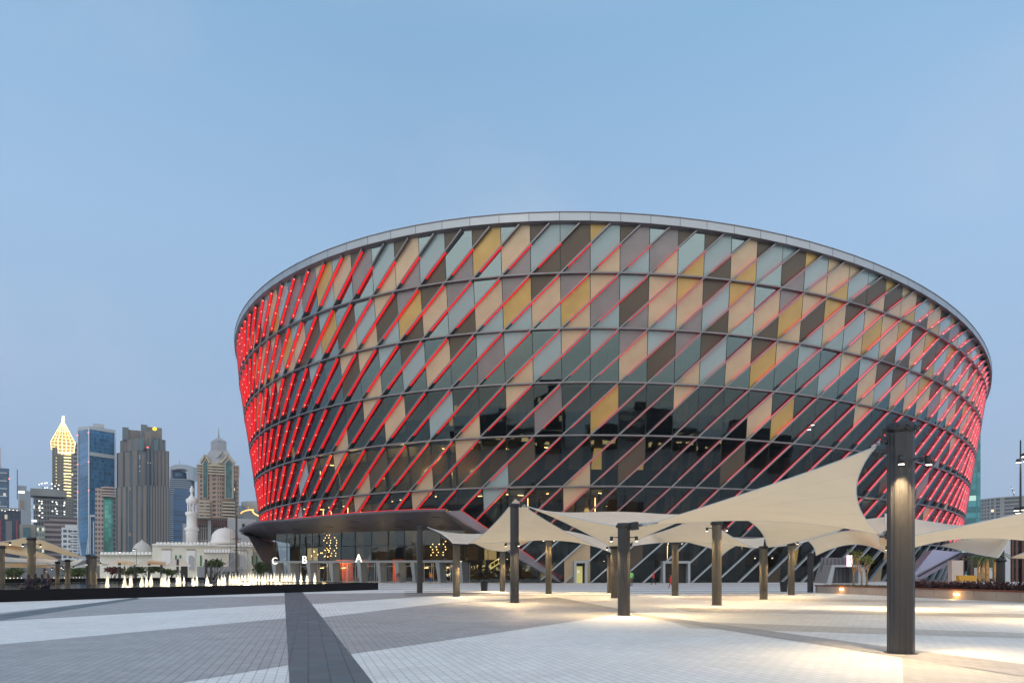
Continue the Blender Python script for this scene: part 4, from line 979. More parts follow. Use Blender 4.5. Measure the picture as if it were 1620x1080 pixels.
# ================================================================ PEOPLE
def person(base, h, yaw, pose, cols, label, seat=0.):
    """one continuous skinned body; cols = skin, hair, top, trousers, shoes"""
    J = {'pel':(0,0,.52),'chest':(0,0,.70),'neck':(0,0,.83),'head':(0,.01,.91),'top':(0,.005,.975),
         'shL':(.105,0,.80),'shR':(-.105,0,.80),'elL':(.135,.0,.635),'elR':(-.135,.0,.635),'haL':(.14,.04,.49),'haR':(-.14,.04,.49),'fiL':(.14,.055,.445),'fiR':(-.14,.055,.445),
         'hiL':(.05,0,.50),'hiR':(-.05,0,.50),'knL':(.055,.01,.275),'knR':(-.055,.01,.275),'anL':(.055,-.01,.04),'anR':(-.055,-.01,.04),'toL':(.06,.075,.015),'toR':(-.06,.075,.015)}
    J.update(pose)
    names = list(J); idx = {n: i for i, n in enumerate(names)}
    E_ = [('pel','chest'),('chest','neck'),('neck','head'),('head','top'),('chest','shL'),('chest','shR'),('shL','elL'),('elL','haL'),('haL','fiL'),('shR','elR'),('elR','haR'),('haR','fiR'),
          ('pel','hiL'),('pel','hiR'),('hiL','knL'),('knL','anL'),('anL','toL'),('hiR','knR'),('knR','anR'),('anR','toR')]
    rad = {'pel':.078,'chest':.082,'neck':.032,'head':.052,'top':.036,'sh':.042,'el':.03,'ha':.02,'fi':.018,'hi':.06,'kn':.042,'an':.028,'to':.022}
    me = bpy.data.meshes.new('person'); me.from_pydata([Vector(J[n])*h for n in names], [(idx[a], idx[b]) for a, b in E_], [])
    o = bpy.data.objects.new('person', me); COL.objects.link(o)
    sk = o.modifiers.new('s', 'SKIN'); sk.use_smooth_shade = True
    for n in names:
        r = rad.get(n, rad.get(n[:2], .04))*h; v = me.skin_vertices[0].data[idx[n]]; v.radius = (r, r*.85 if n in ('pel','chest') else r); v.use_root = n == 'pel'
    ss = o.modifiers.new('b', 'SUBSURF'); ss.levels = 1; ss.render_levels = 1
    dg = bpy.context.evaluated_depsgraph_get(); m2 = bpy.data.meshes.new_from_object(o.evaluated_get(dg)); bpy.data.objects.remove(o)
    for i, c in enumerate(cols): m2.materials.append(mat('cloth_%d_%d_%d' % tuple(int(v*999) for v in c), c, .8))
    hz = Vector(J['head'])*h; pz = J['pel'][2]*h
    hands = [Vector(J['fiL'])*h, Vector(J['fiR'])*h]; feet = [Vector(J['toL'])*h, Vector(J['toR'])*h, Vector(J['anL'])*h, Vector(J['anR'])*h]
    legs = [(Vector(J[a])*h, Vector(J[b])*h) for a, b in (('hiL','knL'),('hiR','knR'),('knL','anL'),('knR','anR'))]
    for p in m2.polygons:
        c = p.center; p.use_smooth = True
        if c.z > J['neck'][2]*h+.015*h and (c-hz).length < .14*h: mi = 1 if (c.z > hz.z+.028*h or c.y < hz.y-.02*h) else 0
        elif min((c-q).length for q in hands) < .05*h: mi = 0
        elif min((c-q).length for q in feet) < .05*h: mi = 4
        elif c.z < pz-.02*h or min(min((c-a.lerp(b, t)).length for t in (.3,.6,.9)) for a, b in legs) < .06*h: mi = 3
        else: mi = 2
        p.material_index = mi
    r = bpy.data.objects.new('person', m2); COL.objects.link(r); r.location = Vector(base)+Vector((0,0,seat)); r.rotation_euler.z = yaw
    tag(r, label, 'person'); return r
SK = (.30,.16,.10); HR = (.015,.012,.01)
walk = {'knL':(.055,.09,.285),'anL':(.055,.13,.05),'toL':(.06,.20,.035),'knR':(-.055,-.02,.285),'anR':(-.055,-.17,.07),'toR':(-.06,-.11,.02),'haL':(.14,-.04,.52),'fiL':(.14,-.05,.48),'haR':(-.14,.12,.53),'fiR':(-.14,.15,.50)}
person(G(630,921.6), 1.7, radians(200), {}, [SK, HR, (.10,.05,.06), (.30,.12,.12), (.5,.5,.5)], 'person in a dark top and patterned trousers standing outside the glass doors')
person(G(682,921.8), 1.6, radians(160), {}, [SK, (.05,.03,.02), (.75,.22,.02), (.04,.08,.25), (.3,.3,.3)], 'person in an orange shirt and blue shorts in front of the doors')
person(G(998.5,926.6), 1.78, radians(15), {}, [SK, HR, (.25,.60,.16), (.12,.10,.06), (.02,.02,.02)], 'person in a light green shirt half hidden by the middle pole')
person(G(1034,924.6), 1.72, radians(80), walk, [SK, HR, (.75,.03,.03), (.03,.03,.04), (.02,.02,.02)], 'person in a red shirt walking past the slanted glass wall')
person(G(1061.5,931), 1.3, radians(110), walk, [SK, (.25,.14,.06), (.70,.03,.02), (.5,.04,.03), (.5,.1,.1)], 'child in red clothes running beside a lit pole')
sit = {'knL':(.06,.24,.50),'anL':(.06,.26,.26),'toL':(.065,.33,.235),'knR':(-.06,.24,.50),'anR':(-.06,.25,.26),'toR':(-.065,.32,.235),'haL':(.09,.18,.54),'fiL':(.05,.22,.54),'haR':(-.09,.18,.54),'fiR':(-.05,.22,.54),'head':(0,.03,.905),'top':(0,.035,.965)}
dk = [(.05,.03,.025), (.004,.004,.004), (.035,.02,.045), (.008,.007,.012), (.01,.01,.012)]
for i, (x, y, s, yw, lab, top) in enumerate(((46,930.5,1.62,170,'person in dark purple seated on the pool edge, leftmost of the group',(.018,.007,.022)),(56,930,1.75,200,'person in dark clothes seated second in the group on the pool edge',(.008,.007,.009)),
        (67,929.5,1.6,185,'person in a dark blue top seated in the middle of the pool edge group',(.010,.012,.03)),(77,929,1.66,150,'person in dark purple seated at the right end of the pool edge group',(.02,.009,.022)))):
    c = list(dk); c[2] = top; q = G(x, y, ZP); person(q, s, radians(yw), sit, c, lab, seat=-.47*s)
# ================================================================ LAMP POSTS, SCAFFOLD TOWER
m_lit = mat('street_lamp_lens', (1,.95,.9), emit=(1,.85,.72), es=6)
def lamp_post(x, d, ytop, heads, label, w=.09):
    b = Vector(((x-CX)/F*d, d, 0)); zt = CH+(YH-ytop)/F*d; e = empty('lamp_post', tuple(b), label, 'lamp post'); mb = MB()
    mb.tube([b, b+Vector((0,0,zt*.5)), b+Vector((0,0,zt))], [w, w*.8, w*.45], 10); mb.build('post', m_cap, e)
    for dx, yy in heads:
        z = CH+(YH-yy)/F*d; p = b+Vector((dx/F*d, -.1, z)); mb = MB(); mb.bar(b+Vector((0,0,z+.12)), p+Vector((0,0,.12)), .05); mb.tube([p+Vector((0,0,.2)), p+Vector((0,0,-.02))], [.13,.19], 10)
        f = mb.build('lamp_head', m_cap, e); mb = MB(); mb.lathe([(.02,-.05),(.16,-.03),(.17,0)], p, 12); mb.build('lens', m_lit, f)
lamp_post(1614.5, 44, 696, ((-4.5,731),(4.5,722),(7,729),(-8,807),(-5,811),(3,806)), 'tall dark lamp post with clustered spot heads at the right edge')
lamp_post(1283, 70, 668, ((2,672),(-3.5,679.5)), 'slim tall lamp post with two small lit heads rising behind the big sail', .06)
lamp_post(190, 110, 872, ((0,873),), 'short lit lamp post in front of the mosque, left one', .05)
lamp_post(216, 108, 868, ((-3.5,869.5),), 'short lamp post with a side head before the mosque dome', .05)
m_st = mat('scaffold_steel', (.07,.07,.075), .5, .6)
d = 100; b = Vector(((374-CX)/F*d, d, 0)); e = empty('scaffold_mast', tuple(b), 'tall steel ladder mast with cross arms and cables in front of the mosque', 'mast')
mb = MB(); zt = CH+(YH-817)/F*d
mb.bar(b, b+Vector((0,0,zt)), .22, .22)
mb.build('mast', m_st, e)
mb = MB()
for dx in (-.95, .55, 1.05):
    q = b+Vector((dx,.2,0)); top_ = CH+(YH-(840 if dx < 0 else 850))/F*d
    mb.bar(q, q+Vector((0,0,top_)), .05)
for z in [k*.55 for k in range(1, 14)]:
    mb.bar(b+Vector((.55,.2,z)), b+Vector((1.05,.2,z+.25)), .035); mb.bar(b+Vector((-.95,.2,z)), b+Vector((0,.2,z)), .03) if int(z*2) % 3 == 0 else None
mb.build('ladder', mat('scaffold_pale', (.32,.32,.33), .5, .5), e)
mb = MB()
for yy, w_ in ((852,.75),(870,.45),(818,.35)):
    z = CH+(YH-yy)/F*d; mb.bar(b+Vector((-w_,0,z)), b+Vector((w_,0,z)), .10)
mb.build('cross_arm', m_st, e)
mb = MB()
for p, q in (((381,866),(408,908)),((372,880),(340,916)),((366,884),(333,912))): mb.bar(W(*p, d), W(*q, d-6), .045)
mb.build('guy_cable', mat('cable_pale', (.35,.35,.36), .5), e)

# ================================================================ SKYLINE
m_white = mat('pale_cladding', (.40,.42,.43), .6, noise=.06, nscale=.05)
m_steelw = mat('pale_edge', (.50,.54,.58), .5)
m_red = mat('red_beacon', (1,.1,.1), emit=(1,.12,.08), es=7)
m_gold = mat('gold_light_line', (1,.7,.2), emit=(1,.68,.24), es=5)
m_wlit = mat('white_light_line', (1,1,.95), emit=(1,.97,.85), es=2.0)
def tower(name, label, x0, x1, yt, d, m, dep=None, cat='tower', build=True):
    a = W((x0+x1)/2, yt, d); w = (x1-x0)/F*d; dep = dep or w*.8; e = empty(name, (a.x, d, 0), label, cat)
    mb = MB(); rbox(mb, a.x/d, x0, x1, 0, a.z, d, dep); mb.build('shaft', m, e)
    return e, a.x-w/2, a.x+w/2, a.z, dep
def rbox(mb, tx, x0, x1, z0, z1, d, dep):           # upright box turned square to the line of sight at bearing tx
    n = sqrt(1+tx*tx); P_ = []
    for x in (x0, x1):
        t = (x-CX)/F; s = n*d*(t-tx)/(1+t*tx); P_.append(Vector((tx*d+s/n, d-s*tx/n, 0)))
    D_ = Vector((tx, 1, 0))/n*dep
    mb.prism([P_[0]+Vector((0,0,z0)), P_[1]+Vector((0,0,z0)), P_[1]+Vector((0,0,z1)), P_[0]+Vector((0,0,z1))], D_)
def blk(e, name, x0, x1, y0, y1, d, dep, m, dy=0):
    a, b = W(x0, y0, d), W(x1, y1, d); mb = MB(); tx = WL[e.name].x/WL[e.name].y
    rbox(mb, tx, x0, x1, min(a.z, b.z), max(a.z, b.z), d+dy, dep); return mb.build(name, m, e, fixn=True)
def dots(e, name, pts, d, r, m):
    for x, y in pts:
        mb = MB(); p = W(x, y, d-3); r2 = r*.75; mb.lathe([(.05,-r2*.7),(r2,0),(.05,r2*.7)], p, 6); mb.build(name, m, e)
GF = facade_mat
# 1 left blue tower
d = 700; e, *_ = tower('glass_tower', 'dark blue glass tower with pale floor lines cut by the left edge', -40, 14.5, 739, d, GF('f_navy', (.05,.075,.10), (.028,.085,.15), 4.2, 3.4, .15, .06, .01, (1,.8,.5), .7))
for yy in (746,758.5,771,783,799): blk(e, 'light_band', -38, 11, yy, yy+1.3, d, .5, m_steelw, -1)
blk(e, 'mast', -1, 1.6, 706, 739, d, 2, m_white, 4)
dots(e, 'beacon', [(14.5,757)], d-2, .8, m_red)
d = 430; e, *_ = tower('glass_building', 'low navy glass building with red side bands at the far left', -40, 33, 806, d, GF('f_navy2', (.02,.03,.05), (.012,.03,.065), 3.5, 2.2, .2, .12, .04, (1,.85,.6), .6))
blk(e, 'roof_deck', -42, 31, 802.5, 806.5, d, 12, mat('roof_deck', (.22,.22,.23), .7), -1.5); blk(e, 'red_band', 26, 27.6, 822, 862, d, 1, mat('red_band', (.35,.04,.04), .6), -.5); blk(e, 'red_band', 0, 1.2, 822, 862, d, 1, MATS['red_band'], -.5)
blk(e, 'grey_bay', 9, 19, 823, 862, d, 1.2, mat('grey_bay', (.13,.13,.14), .7), -1); dots(e, 'roof_light', [(3,807),(8,808),(15,806),(21,806.5),(27,807)], d-2, .55, m_wlit)
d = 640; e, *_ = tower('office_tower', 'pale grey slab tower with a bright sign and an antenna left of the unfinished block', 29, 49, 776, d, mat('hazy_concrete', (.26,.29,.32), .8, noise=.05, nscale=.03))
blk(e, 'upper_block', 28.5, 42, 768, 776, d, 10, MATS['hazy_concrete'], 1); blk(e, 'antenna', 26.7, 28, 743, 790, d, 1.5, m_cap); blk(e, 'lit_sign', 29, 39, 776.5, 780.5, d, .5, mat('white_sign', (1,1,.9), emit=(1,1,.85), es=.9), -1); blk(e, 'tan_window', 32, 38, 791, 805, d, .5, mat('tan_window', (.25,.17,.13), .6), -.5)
d = 380; e, *_ = tower('low_block', 'tan low block with a green glass corner above the left sails', 31, 56, 829, d, mat('tan_plaster', (.24,.215,.18), .8)); blk(e, 'glass_corner', 37, 48, 834, 850, d, 2, mat('teal_pane', (.03,.10,.12), .2), -1)
# unfinished block
m_con = GF('f_raw', (.15,.155,.155), (.02,.022,.025), 3.6, 2.2, .3, .35, .10, (1,.97,.85), .8, .6)
d = 460; e, *_ = tower('unfinished_block', 'unfinished grey concrete block with work lights under a heavy flat top', 53, 103, 788, d, m_con)
blk(e, 'top_slab', 48, 105, 774, 785, d, 20, mat('raw_concrete', (.19,.20,.20), .85, noise=.15, nscale=.1), -2.5)
mb = MB(); rk = random.Random(2)
for k in range(26):
    p = W(60+rk.random()*40, 766+rk.random()*8, d); mb.bar(p, p+Vector((rk.uniform(-2,3), 1, rk.uniform(-.6,1.2))), .25)
    p = W(51+rk.random()*6, 788+rk.random()*40, d-1); mb.bar(p, p+Vector((rk.uniform(-1.6,1.6), 0, rk.uniform(-1,2))), .18)
mb.build('scaffold', m_st, e)
dots(e, 'work_light', [(62,766),(66,764.5),(71,764),(74,763.5),(82,765),(87,768.5),(71,771.5),(75,771),(82,772),(92,773),(93,767),(62,792),(66,792.5),(66,796),(62,803),(67,803),(63,807),(67,811),(62,815),(67,818),(83,793),(89,794),(90,797),(102,795),(101,799),(88,804),(90,808),(90,812),(83,808),(102,813),(102,809)], d-3, .8, m_wlit)
blk(e, 'lit_sign', 50, 58.5, 823, 826.5, d, .5, MATS['white_sign'], -3)
# golden tower
d = 900; s = d/F; m_gb = GF('f_gold', (.12,.115,.095), (.035,.04,.04), 3.8, 4, .35, .35, .02)
e, xa, xb, zt, dep = tower('spire_tower', 'slender tower with a glowing golden lattice spire and golden floor lines', 82.5, 116.5, 708.5, d, m_gb, 26)
edge = W(93.5, 716, d); apex = W(100, 664.5, d+12); tip = W(100, 658.0, d+12)
Lf, Mf, Rf = W(80.8,698,d+18), W(92,697.5,d-4), W(119.3,700.5,d+6); Bk = W(106,697,d+34)
Lb, Mb_, Rb, Bb = W(81.5,710,d+18), W(93,716,d-4), W(117.5,716,d+6), W(106,712,d+34)
mb = MB()
for p, q, r_, t_ in ((Lf,Mf,Mb_,Lb),(Mf,Rf,Rb,Mb_),(Rf,Bk,Bb,Rb),(Bk,Lf,Lb,Bb)): mb.quad(p, q, r_, t_)
for p, q in ((Lf,Mf),(Mf,Rf),(Rf,Bk),(Bk,Lf)): mb.poly([p, q, apex])
mb.build('crown', mat('crown_glow', (.30,.2,.08), .6, emit=(1,.55,.15), es=.28), e)
mb = MB(); wl = .42
for p0, p1, b0, b1, n in ((Lf,Mf,Lb,Mb_,2),(Mf,Rf,Mb_,Rb,4)):
    for k in range(n+1):
        u = k/n; q = p0.lerp(p1, u)+Vector((0,-.7,0)); mb.bar(q, apex+Vector((0,-.7,0)), wl if n == 4 else wl*.6); mb.bar(q, b0.lerp(b1, u)+Vector((0,-.7,0)), wl if n == 4 else wl*.3)
    for v in (.15,.3,.48,.66,.8,.9): mb.bar(p0.lerp(apex, v)+Vector((0,-.7,0)), p1.lerp(apex, v)+Vector((0,-.7,0)), wl*.7)
    for v in (0,.33,.66,1): mb.bar(p0.lerp(b0, v)+Vector((0,-.8,0)), p1.lerp(b1, v)+Vector((0,-.8,0)), wl*(.9 if v < 1 or n == 2 else 3.2))
mb.tube([apex+Vector((0,0,-1)), tip], [1.6,1.2], 8)
for k in range(17):
    y = 718+k*5.05 if k < 15 else 718+k*5.05
    p = W(101.5 if k < 12 else 106, y, d-5); q = W(112, y+.8, d-4.5)
    if k < 14: mb2 = MB(); mb2.bar(p, q, .9); mb2.build('gold_line', m_gold, e)
    if 0 < k < 10: mb2 = MB(); mb2.bar(W(84, y+1.5, d-3), W(89.3, y+.8, d-4), .6); mb2.build('gold_line', m_gold, e)
mb.build('gold_lights', m_gold, e)
d = 950; e, *_ = tower('ribbed_tower', 'thin dark tower with pale horizontal ribs squeezed between the golden spire and the blue tower', 116.5, 124, 700, d, GF('f_rib', (.30,.32,.34), (.04,.045,.05), 6, 50, .35, .02, 0)); 
# blue tower
d = 620; m_blue = GF('f_blue', (.036,.15,.27), (.042,.175,.34), 3.8, 3.0, .1, .05, .004, (.8,.95,1), .35, .18, .3)
e = empty('blue_tower', tuple(W(150,905,d)), 'tall blue glass tower with pale edges and a white band across its middle', 'tower')
def slab(e, name, pts, ytops, ybot, m):            # vertical facets through pixel columns with own depth
    mb = MB(); P_ = [(W(x, yt, dd), W(x, ybot, dd)) for (x, dd), yt in zip(pts, ytops)]
    for (a, b), (c, f) in zip(P_[:-1], P_[1:]): mb.quad(b, f, c, a)
    return mb.build(name, m, e)
def vol(e, name, pts, ytops, ybots, m):             # closed facet volume: front polyline plus back
    n = len(pts); mb = MB(); T_ = []; B_ = []
    for (x, dd), yt, yb in zip(pts, ytops, ybots): T_.append(W(x, yt, dd)); B_.append(W(x, yb, dd))
    mx_, my_ = (T_[0].x+T_[-1].x)/2, max(t.y for t in T_); bx = Vector((mx_*(1+24/my_)*my_/((T_[0].y+T_[-1].y)/2), my_+24, 0)); T_.append(Vector((bx.x, bx.y, max(t.z for t in T_)))); B_.append(Vector((bx.x, bx.y, min(b.z for b in B_))))
    n += 1
    for i in range(n): j = (i+1) % n; mb.quad(B_[i], B_[j], T_[j], T_[i])
    mb.poly(T_); mb.poly(B_[::-1]); return mb.build(name, m, e, fixn=True)
vol(e, 'shaft', [(123.5,650),(141,620),(182,640)], (681,678,684.5), (880,880,880), m_blue)
vol(e, 'crown', [(122.8,649),(141,619),(182.6,639)], (676,673.5,680), (681.2,678.2,685.2), m_white)
blk(e, 'plant_room', 147, 165, 669.5, 675, 632, 15, m_white)
slab(e, 'white_band', [(141.5,618.6),(182.6,638.6)], (714.2,720), None or 720, m_white) if 0 else None
mb = MB(); mb.poly([W(141.5,714,618.5), W(182.6,720.2,638.4), W(182.6,726,638.4), W(141.5,720,618.5)]); mb.build('white_band', m_white, e)
mb = MB()
for x, dd, yt in ((140.6,618.4,676),(182.3,638.4,682),(123.6,648.4,680)):
    a, b = W(x, yt, dd), W(x, 876, dd); mb.bar(a, b, .8)
for p, q in (((123.6,850,648),(128,878,640)),((140.6,850,618),(137,878,620))): mb.bar(W(*p), W(*q), 1.0)
mb.build('edge_trim', m_steelw, e)
dots(e, 'beacon', [(122.5,688),(139.8,684),(122.5,734),(140,730.5),(122.7,778),(140.2,775.3)], 617, .75, m_red)
dots(e, 'service_light', [(122.3,769+k*3.1) for k in range(16)], 617, .35, m_wlit)
blk(e, 'podium_frame', 142, 158, 814, 817, 612, 4, m_white); blk(e, 'podium_frame', 142, 143.5, 817, 876, 612, 4, m_white); blk(e, 'podium_frame', 147, 149, 824, 876, 612, 4, m_white)
# pink and green flats
d = 480; m_pink = GF('f_pink', (.36,.27,.24), (.05,.045,.045), 3.3, 2.6, .5, .45, .01)
e, *_ = tower('apartment_tower', 'pink balcony tower with a green glass strip before the blue tower', 150.5, 165, 772, d, m_pink, 14)
blk(e, 'side_wing', 164, 183, 784, 880, d, 12, GF('f_pink2', (.20,.15,.14), (.02,.025,.03), 3.3, 3, .35, .2, .02), 3)
mb = MB(); c = W(170.5, 878, d+4); mb.lathe([(3.2,0),(3.2,CH+(YH-784)/F*d-c.z)], c, 20); mb.build('glass_strip', GF('f_green', (.05,.17,.13), (.07,.27,.21), 3.3, 3, .14, .05, 0), e)
mb = MB()
for k, yy in enumerate((771,775.5,780,784)): c = W(171.5, yy, d+4); mb.lathe([(4.6,-.9),(4.6,.2)], c, 20)
mb.build('balcony_ring', mat('pink_plaster', (.40,.30,.26), .7), e)
# brown stepped tower
d = 600; m_br = GF('f_brown', (.185,.155,.13), (.03,.045,.06), 60, 3.1, .0, .62, .0); m_br2 = GF('f_brown2', (.165,.14,.12), (.02,.028,.045), 60, 4.3, .0, .66, .0); m_brt = mat('brown_stone', (.17,.145,.125), .7, noise=.1, nscale=.1); m_slate = mat('slate_cladding', (.10,.12,.135), .4)
e = empty('stepped_tower', tuple(W(226,905,d)), 'broad brown stone tower with vertical ribs, a stepped top and a yellow emblem', 'tower')
vol(e, 'lower_shaft', [(183.5,620),(232,600),(268.5,612)], (771,767,770), (880,880,880), m_br)
vol(e, 'middle_shaft', [(184.5,625),(232,604),(267.5,616)], (716.5,709,713.5), (771,768,770), m_br2)
vol(e, 'upper_shaft', [(190,632),(202,615),(232,608),(262,622)], (697,695.5,690,696), (716,713,710,714), GF('f_brown3', (.15,.13,.12), (.05,.085,.10), 60, 5.2, .0, .5, 0))
blk(e, 'top_step', 193.5, 203.5, 678, 697, 622, 14, m_slate); blk(e, 'top_step', 203.5, 222.5, 681, 697, 622, 14, m_brt, 1); blk(e, 'top_step', 222.8, 233, 671.2, 700, 617, 16, m_slate); blk(e, 'top_step', 233, 256.3, 674, 697, 618, 16, m_brt, .6)
blk(e, 'top_step', 229.5, 240, 681, 712, 606, 8, m_brt, -.2)
for x0, x1 in ((204,209),(219,227),(243.5,249.5)): blk(e, 'glass_bay', x0, x1, 694 if x0 != 204 else 714, 712, 603, 4, mat('bay_glass', (.06,.13,.15), .2), 0)
for x0, x1, y0, y1 in ((205,210,722,770),(220,224,716,768),(233.5,235.8,692,880),(240.5,242,694,768),(204,209.5,776,842),(203,208,848,880)): blk(e, 'glass_bay', x0, x1, y0, y1, 598.5, 2.5, mat('bay_glass_dark', (.035,.07,.095), .2), 0)
dots(e, 'room_light', [(208,739),(208,743),(221,720.5),(221,724.5),(221,737),(221,745),(234,731.3),(238,732),(208,787),(208,799),(208,811)], 598, .55, mat('room_light', (1,.9,.6), emit=(1,.85,.5), es=.9))
dots(e, 'beacon', [(233.5,707.3)], 597, .9, m_red)
mb = MB(); c = W(244.5, 678, 612); mb.prism([c+Vector((cos(2*pi*i/20)*1.9*(1.0 if abs(cos(2*pi*i/20)) < .8 else 1.0), 0, sin(2*pi*i/20)*1.5)) for i in range(20)], (0,.6,0)); em = mb.build('emblem', mat('yellow_emblem', (1,.8,.02), emit=(1,.72,.0), es=1.0), e, fixn=True)
mb = MB(); 
for k in range(3): mb.box(c.x-.7, c.x+.7, c.y-.15, c.y, c.z-.55+k*.5, c.z-.35+k*.5)
mb.build('emblem_bars', mat('emblem_dark', (.25,.16,.02), .6), em)
# arched blue tower
d = 820; e = empty('arched_tower', tuple(W(286,905,d)), 'blue tower with a grey arched frame open at the top beside the brown tower', 'tower')
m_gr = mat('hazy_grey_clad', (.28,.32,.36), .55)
xL, xR = 268, 306
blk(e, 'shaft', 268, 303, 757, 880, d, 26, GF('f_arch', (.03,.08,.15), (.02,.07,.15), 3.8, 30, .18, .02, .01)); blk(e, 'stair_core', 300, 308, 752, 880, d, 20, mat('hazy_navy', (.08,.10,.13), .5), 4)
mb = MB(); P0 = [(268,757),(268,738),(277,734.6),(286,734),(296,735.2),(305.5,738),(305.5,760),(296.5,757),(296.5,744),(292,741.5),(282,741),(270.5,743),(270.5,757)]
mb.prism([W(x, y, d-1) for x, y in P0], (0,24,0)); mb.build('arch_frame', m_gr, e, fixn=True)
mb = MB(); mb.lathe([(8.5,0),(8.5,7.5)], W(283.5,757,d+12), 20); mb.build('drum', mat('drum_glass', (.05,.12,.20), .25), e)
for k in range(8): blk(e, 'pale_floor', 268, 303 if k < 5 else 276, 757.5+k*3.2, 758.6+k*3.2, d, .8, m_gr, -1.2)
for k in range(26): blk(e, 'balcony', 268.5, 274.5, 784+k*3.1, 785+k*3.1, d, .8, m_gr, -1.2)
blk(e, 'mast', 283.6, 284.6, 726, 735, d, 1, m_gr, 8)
# gabled beige tower
d = 520; m_be = GF('f_beige', (.34,.225,.165), (.05,.045,.045), 3.35, 2.5, .48, .5, .01); m_bet = mat('beige_stone', (.40,.34,.25), .7); m_tg = GF('f_teal', (.015,.06,.065), (.02,.10,.105), 3.3, 1.6, .08, .06, 0); m_silver = mat('pale_roof', (.34,.33,.33), .45, .2, noise=.06, nscale=.2)
e = empty('gabled_tower', tuple(W(345,905,d)), 'beige tower with green pointed glass strips, a pitched grey crown and a spire', 'tower')
vol(e, 'shaft', [(312,533),(343,520),(378,531)], (736,733,736), (880,880,880), m_be)
for x0, x1, dd in ((321.5,327.5,524.5),(357,366.5,520.5)):
    mb = MB(); w_ = 1.2
    mb.prism([W(x0-w_,860 if 0 else 788,dd), W(x1+w_,788,dd), W(x1+w_,733,dd), W((x0+x1)/2,724.5,dd), W(x0-w_,733,dd)], (0,2.4,0)); mb.build('strip_frame', m_bet, e, fixn=True)
    mb = MB(); mb.prism([W(x0,787,dd-.3), W(x1,787,dd-.3), W(x1,733,dd-.3), W((x0+x1)/2,727,dd-.3), W(x0,733,dd-.3)], (0,1,0)); mb.build('glass_strip', m_tg, e, fixn=True)
for k in range(4):
    for x0, x1, dd in ((311,320,530),(329,343,519.5),(343,356,519),(368,379,525)): blk(e, 'balcony', x0, x1, 735.5+k*4.2, 737.6+k*4.2, dd, 5, m_bet, 0)
for k in range(8):
    for x0, x1, dd in ((314,332,523),(351.5,372,519.5)): blk(e, 'balcony', x0, x1, 792.5+k*5.0, 794.6+k*5.0, dd, 3, m_bet, 0)
blk(e, 'side_glass', 371.5, 374, 760, 818, 523, 1, m_tg, -.5)
vol(e, 'crown', [(318.5,531),(343,519.5),(371,529)], (733,731.5,733), (738,736,738), m_bet)
mb = MB(); A1, A2, A3, A4 = W(320,731,530), W(343,732,519.5), W(371,731,528), W(346,731,548); B1, B2, B3, B4 = W(333,711,530), W(344,712,524), W(360.5,713,529), W(347,711,540)
for p, q, r_, s_ in ((A1,A2,B2,B1),(A2,A3,B3,B2),(A3,A4,B4,B3),(A4,A1,B1,B4)): mb.quad(p, q, r_, s_)
mb.build('pitched_roof', m_silver, e)
for x0, x1, xm, yy, dd in ((350,371,361,724,520.5),(317,333,325,724,525)):
    mb = MB()
    mb.bar(W(x0,732,dd), W(xm,yy-4,dd), 2.6, 1.4); mb.bar(W(xm,yy-4,dd), W(x1,732,dd), 2.6, 1.4); mb.build('gable', m_bet, e)
mb = MB(); mb.bar(W(342,724,522), W(353,713,522), 2, 1.5); mb.bar(W(353,713,522), W(362,720,522), 2, 1.5); mb.build('gable', m_silver, e)
vol(e, 'lantern', [(333.5,534),(344,524),(358.5,531)], (698.5,697,699), (714,722,716), m_silver)
mb = MB(); ap = W(346,690.5,530); Q = [W(333,698.5,534), W(344,696.5,523.5), W(359,699,531), W(347,698,545)]
for i in range(4): mb.poly([Q[i], Q[(i+1) % 4], ap])
mb.build('lantern_roof', m_silver, e); mb = MB(); mb.tube([W(346,692,530), W(346,676.5,530)], [.55,.2], 6); mb.build('spire', m_silver, e)
# lower city blocks
d = 400; e, *_ = tower('apartment_block', 'pinkish balcony block stepped below the golden spire tower', 70, 122, 825, d, GF('f_pk3', (.25,.20,.20), (.04,.035,.04), 2.9, 40, .5, .02, .0), 18)
blk(e, 'top_floor', 79, 121, 818, 825.5, d, 14, MATS['f_pk3'], 2); 
d = 360; e, *_ = tower('white_apartments', 'white apartment block with rounded balconies at the foot of the blue tower', 97, 122.5, 834, d, GF('f_wh', (.50,.52,.54), (.06,.07,.08), 2.7, 3.1, .5, .3, .0), 14); blk(e, 'roof_box', 103, 122, 829.5, 834.2, d, 9, mat('white_plaster', (.52,.53,.54), .7), 2)
mb = MB()
for k in range(9): c = W(118, 838+k*4.4, d+2); mb.lathe([(2.2,-.35),(2.2,.25)], c, 16); c = W(104, 838+k*4.4, d+2); mb.lathe([(2.0,-.35),(2.0,.25)], c, 16)
mb.build('balcony', MATS['white_plaster'], e)
d = 370; e, *_ = tower('glass_block', 'small pale green lit block between the tan block and the pink flats', 58, 71, 832, d, GF('f_gl3', (.22,.25,.22), (.10,.12,.10), 2.9, 1.6, .4, .3, .25, (1,1,.8), .7), 10)
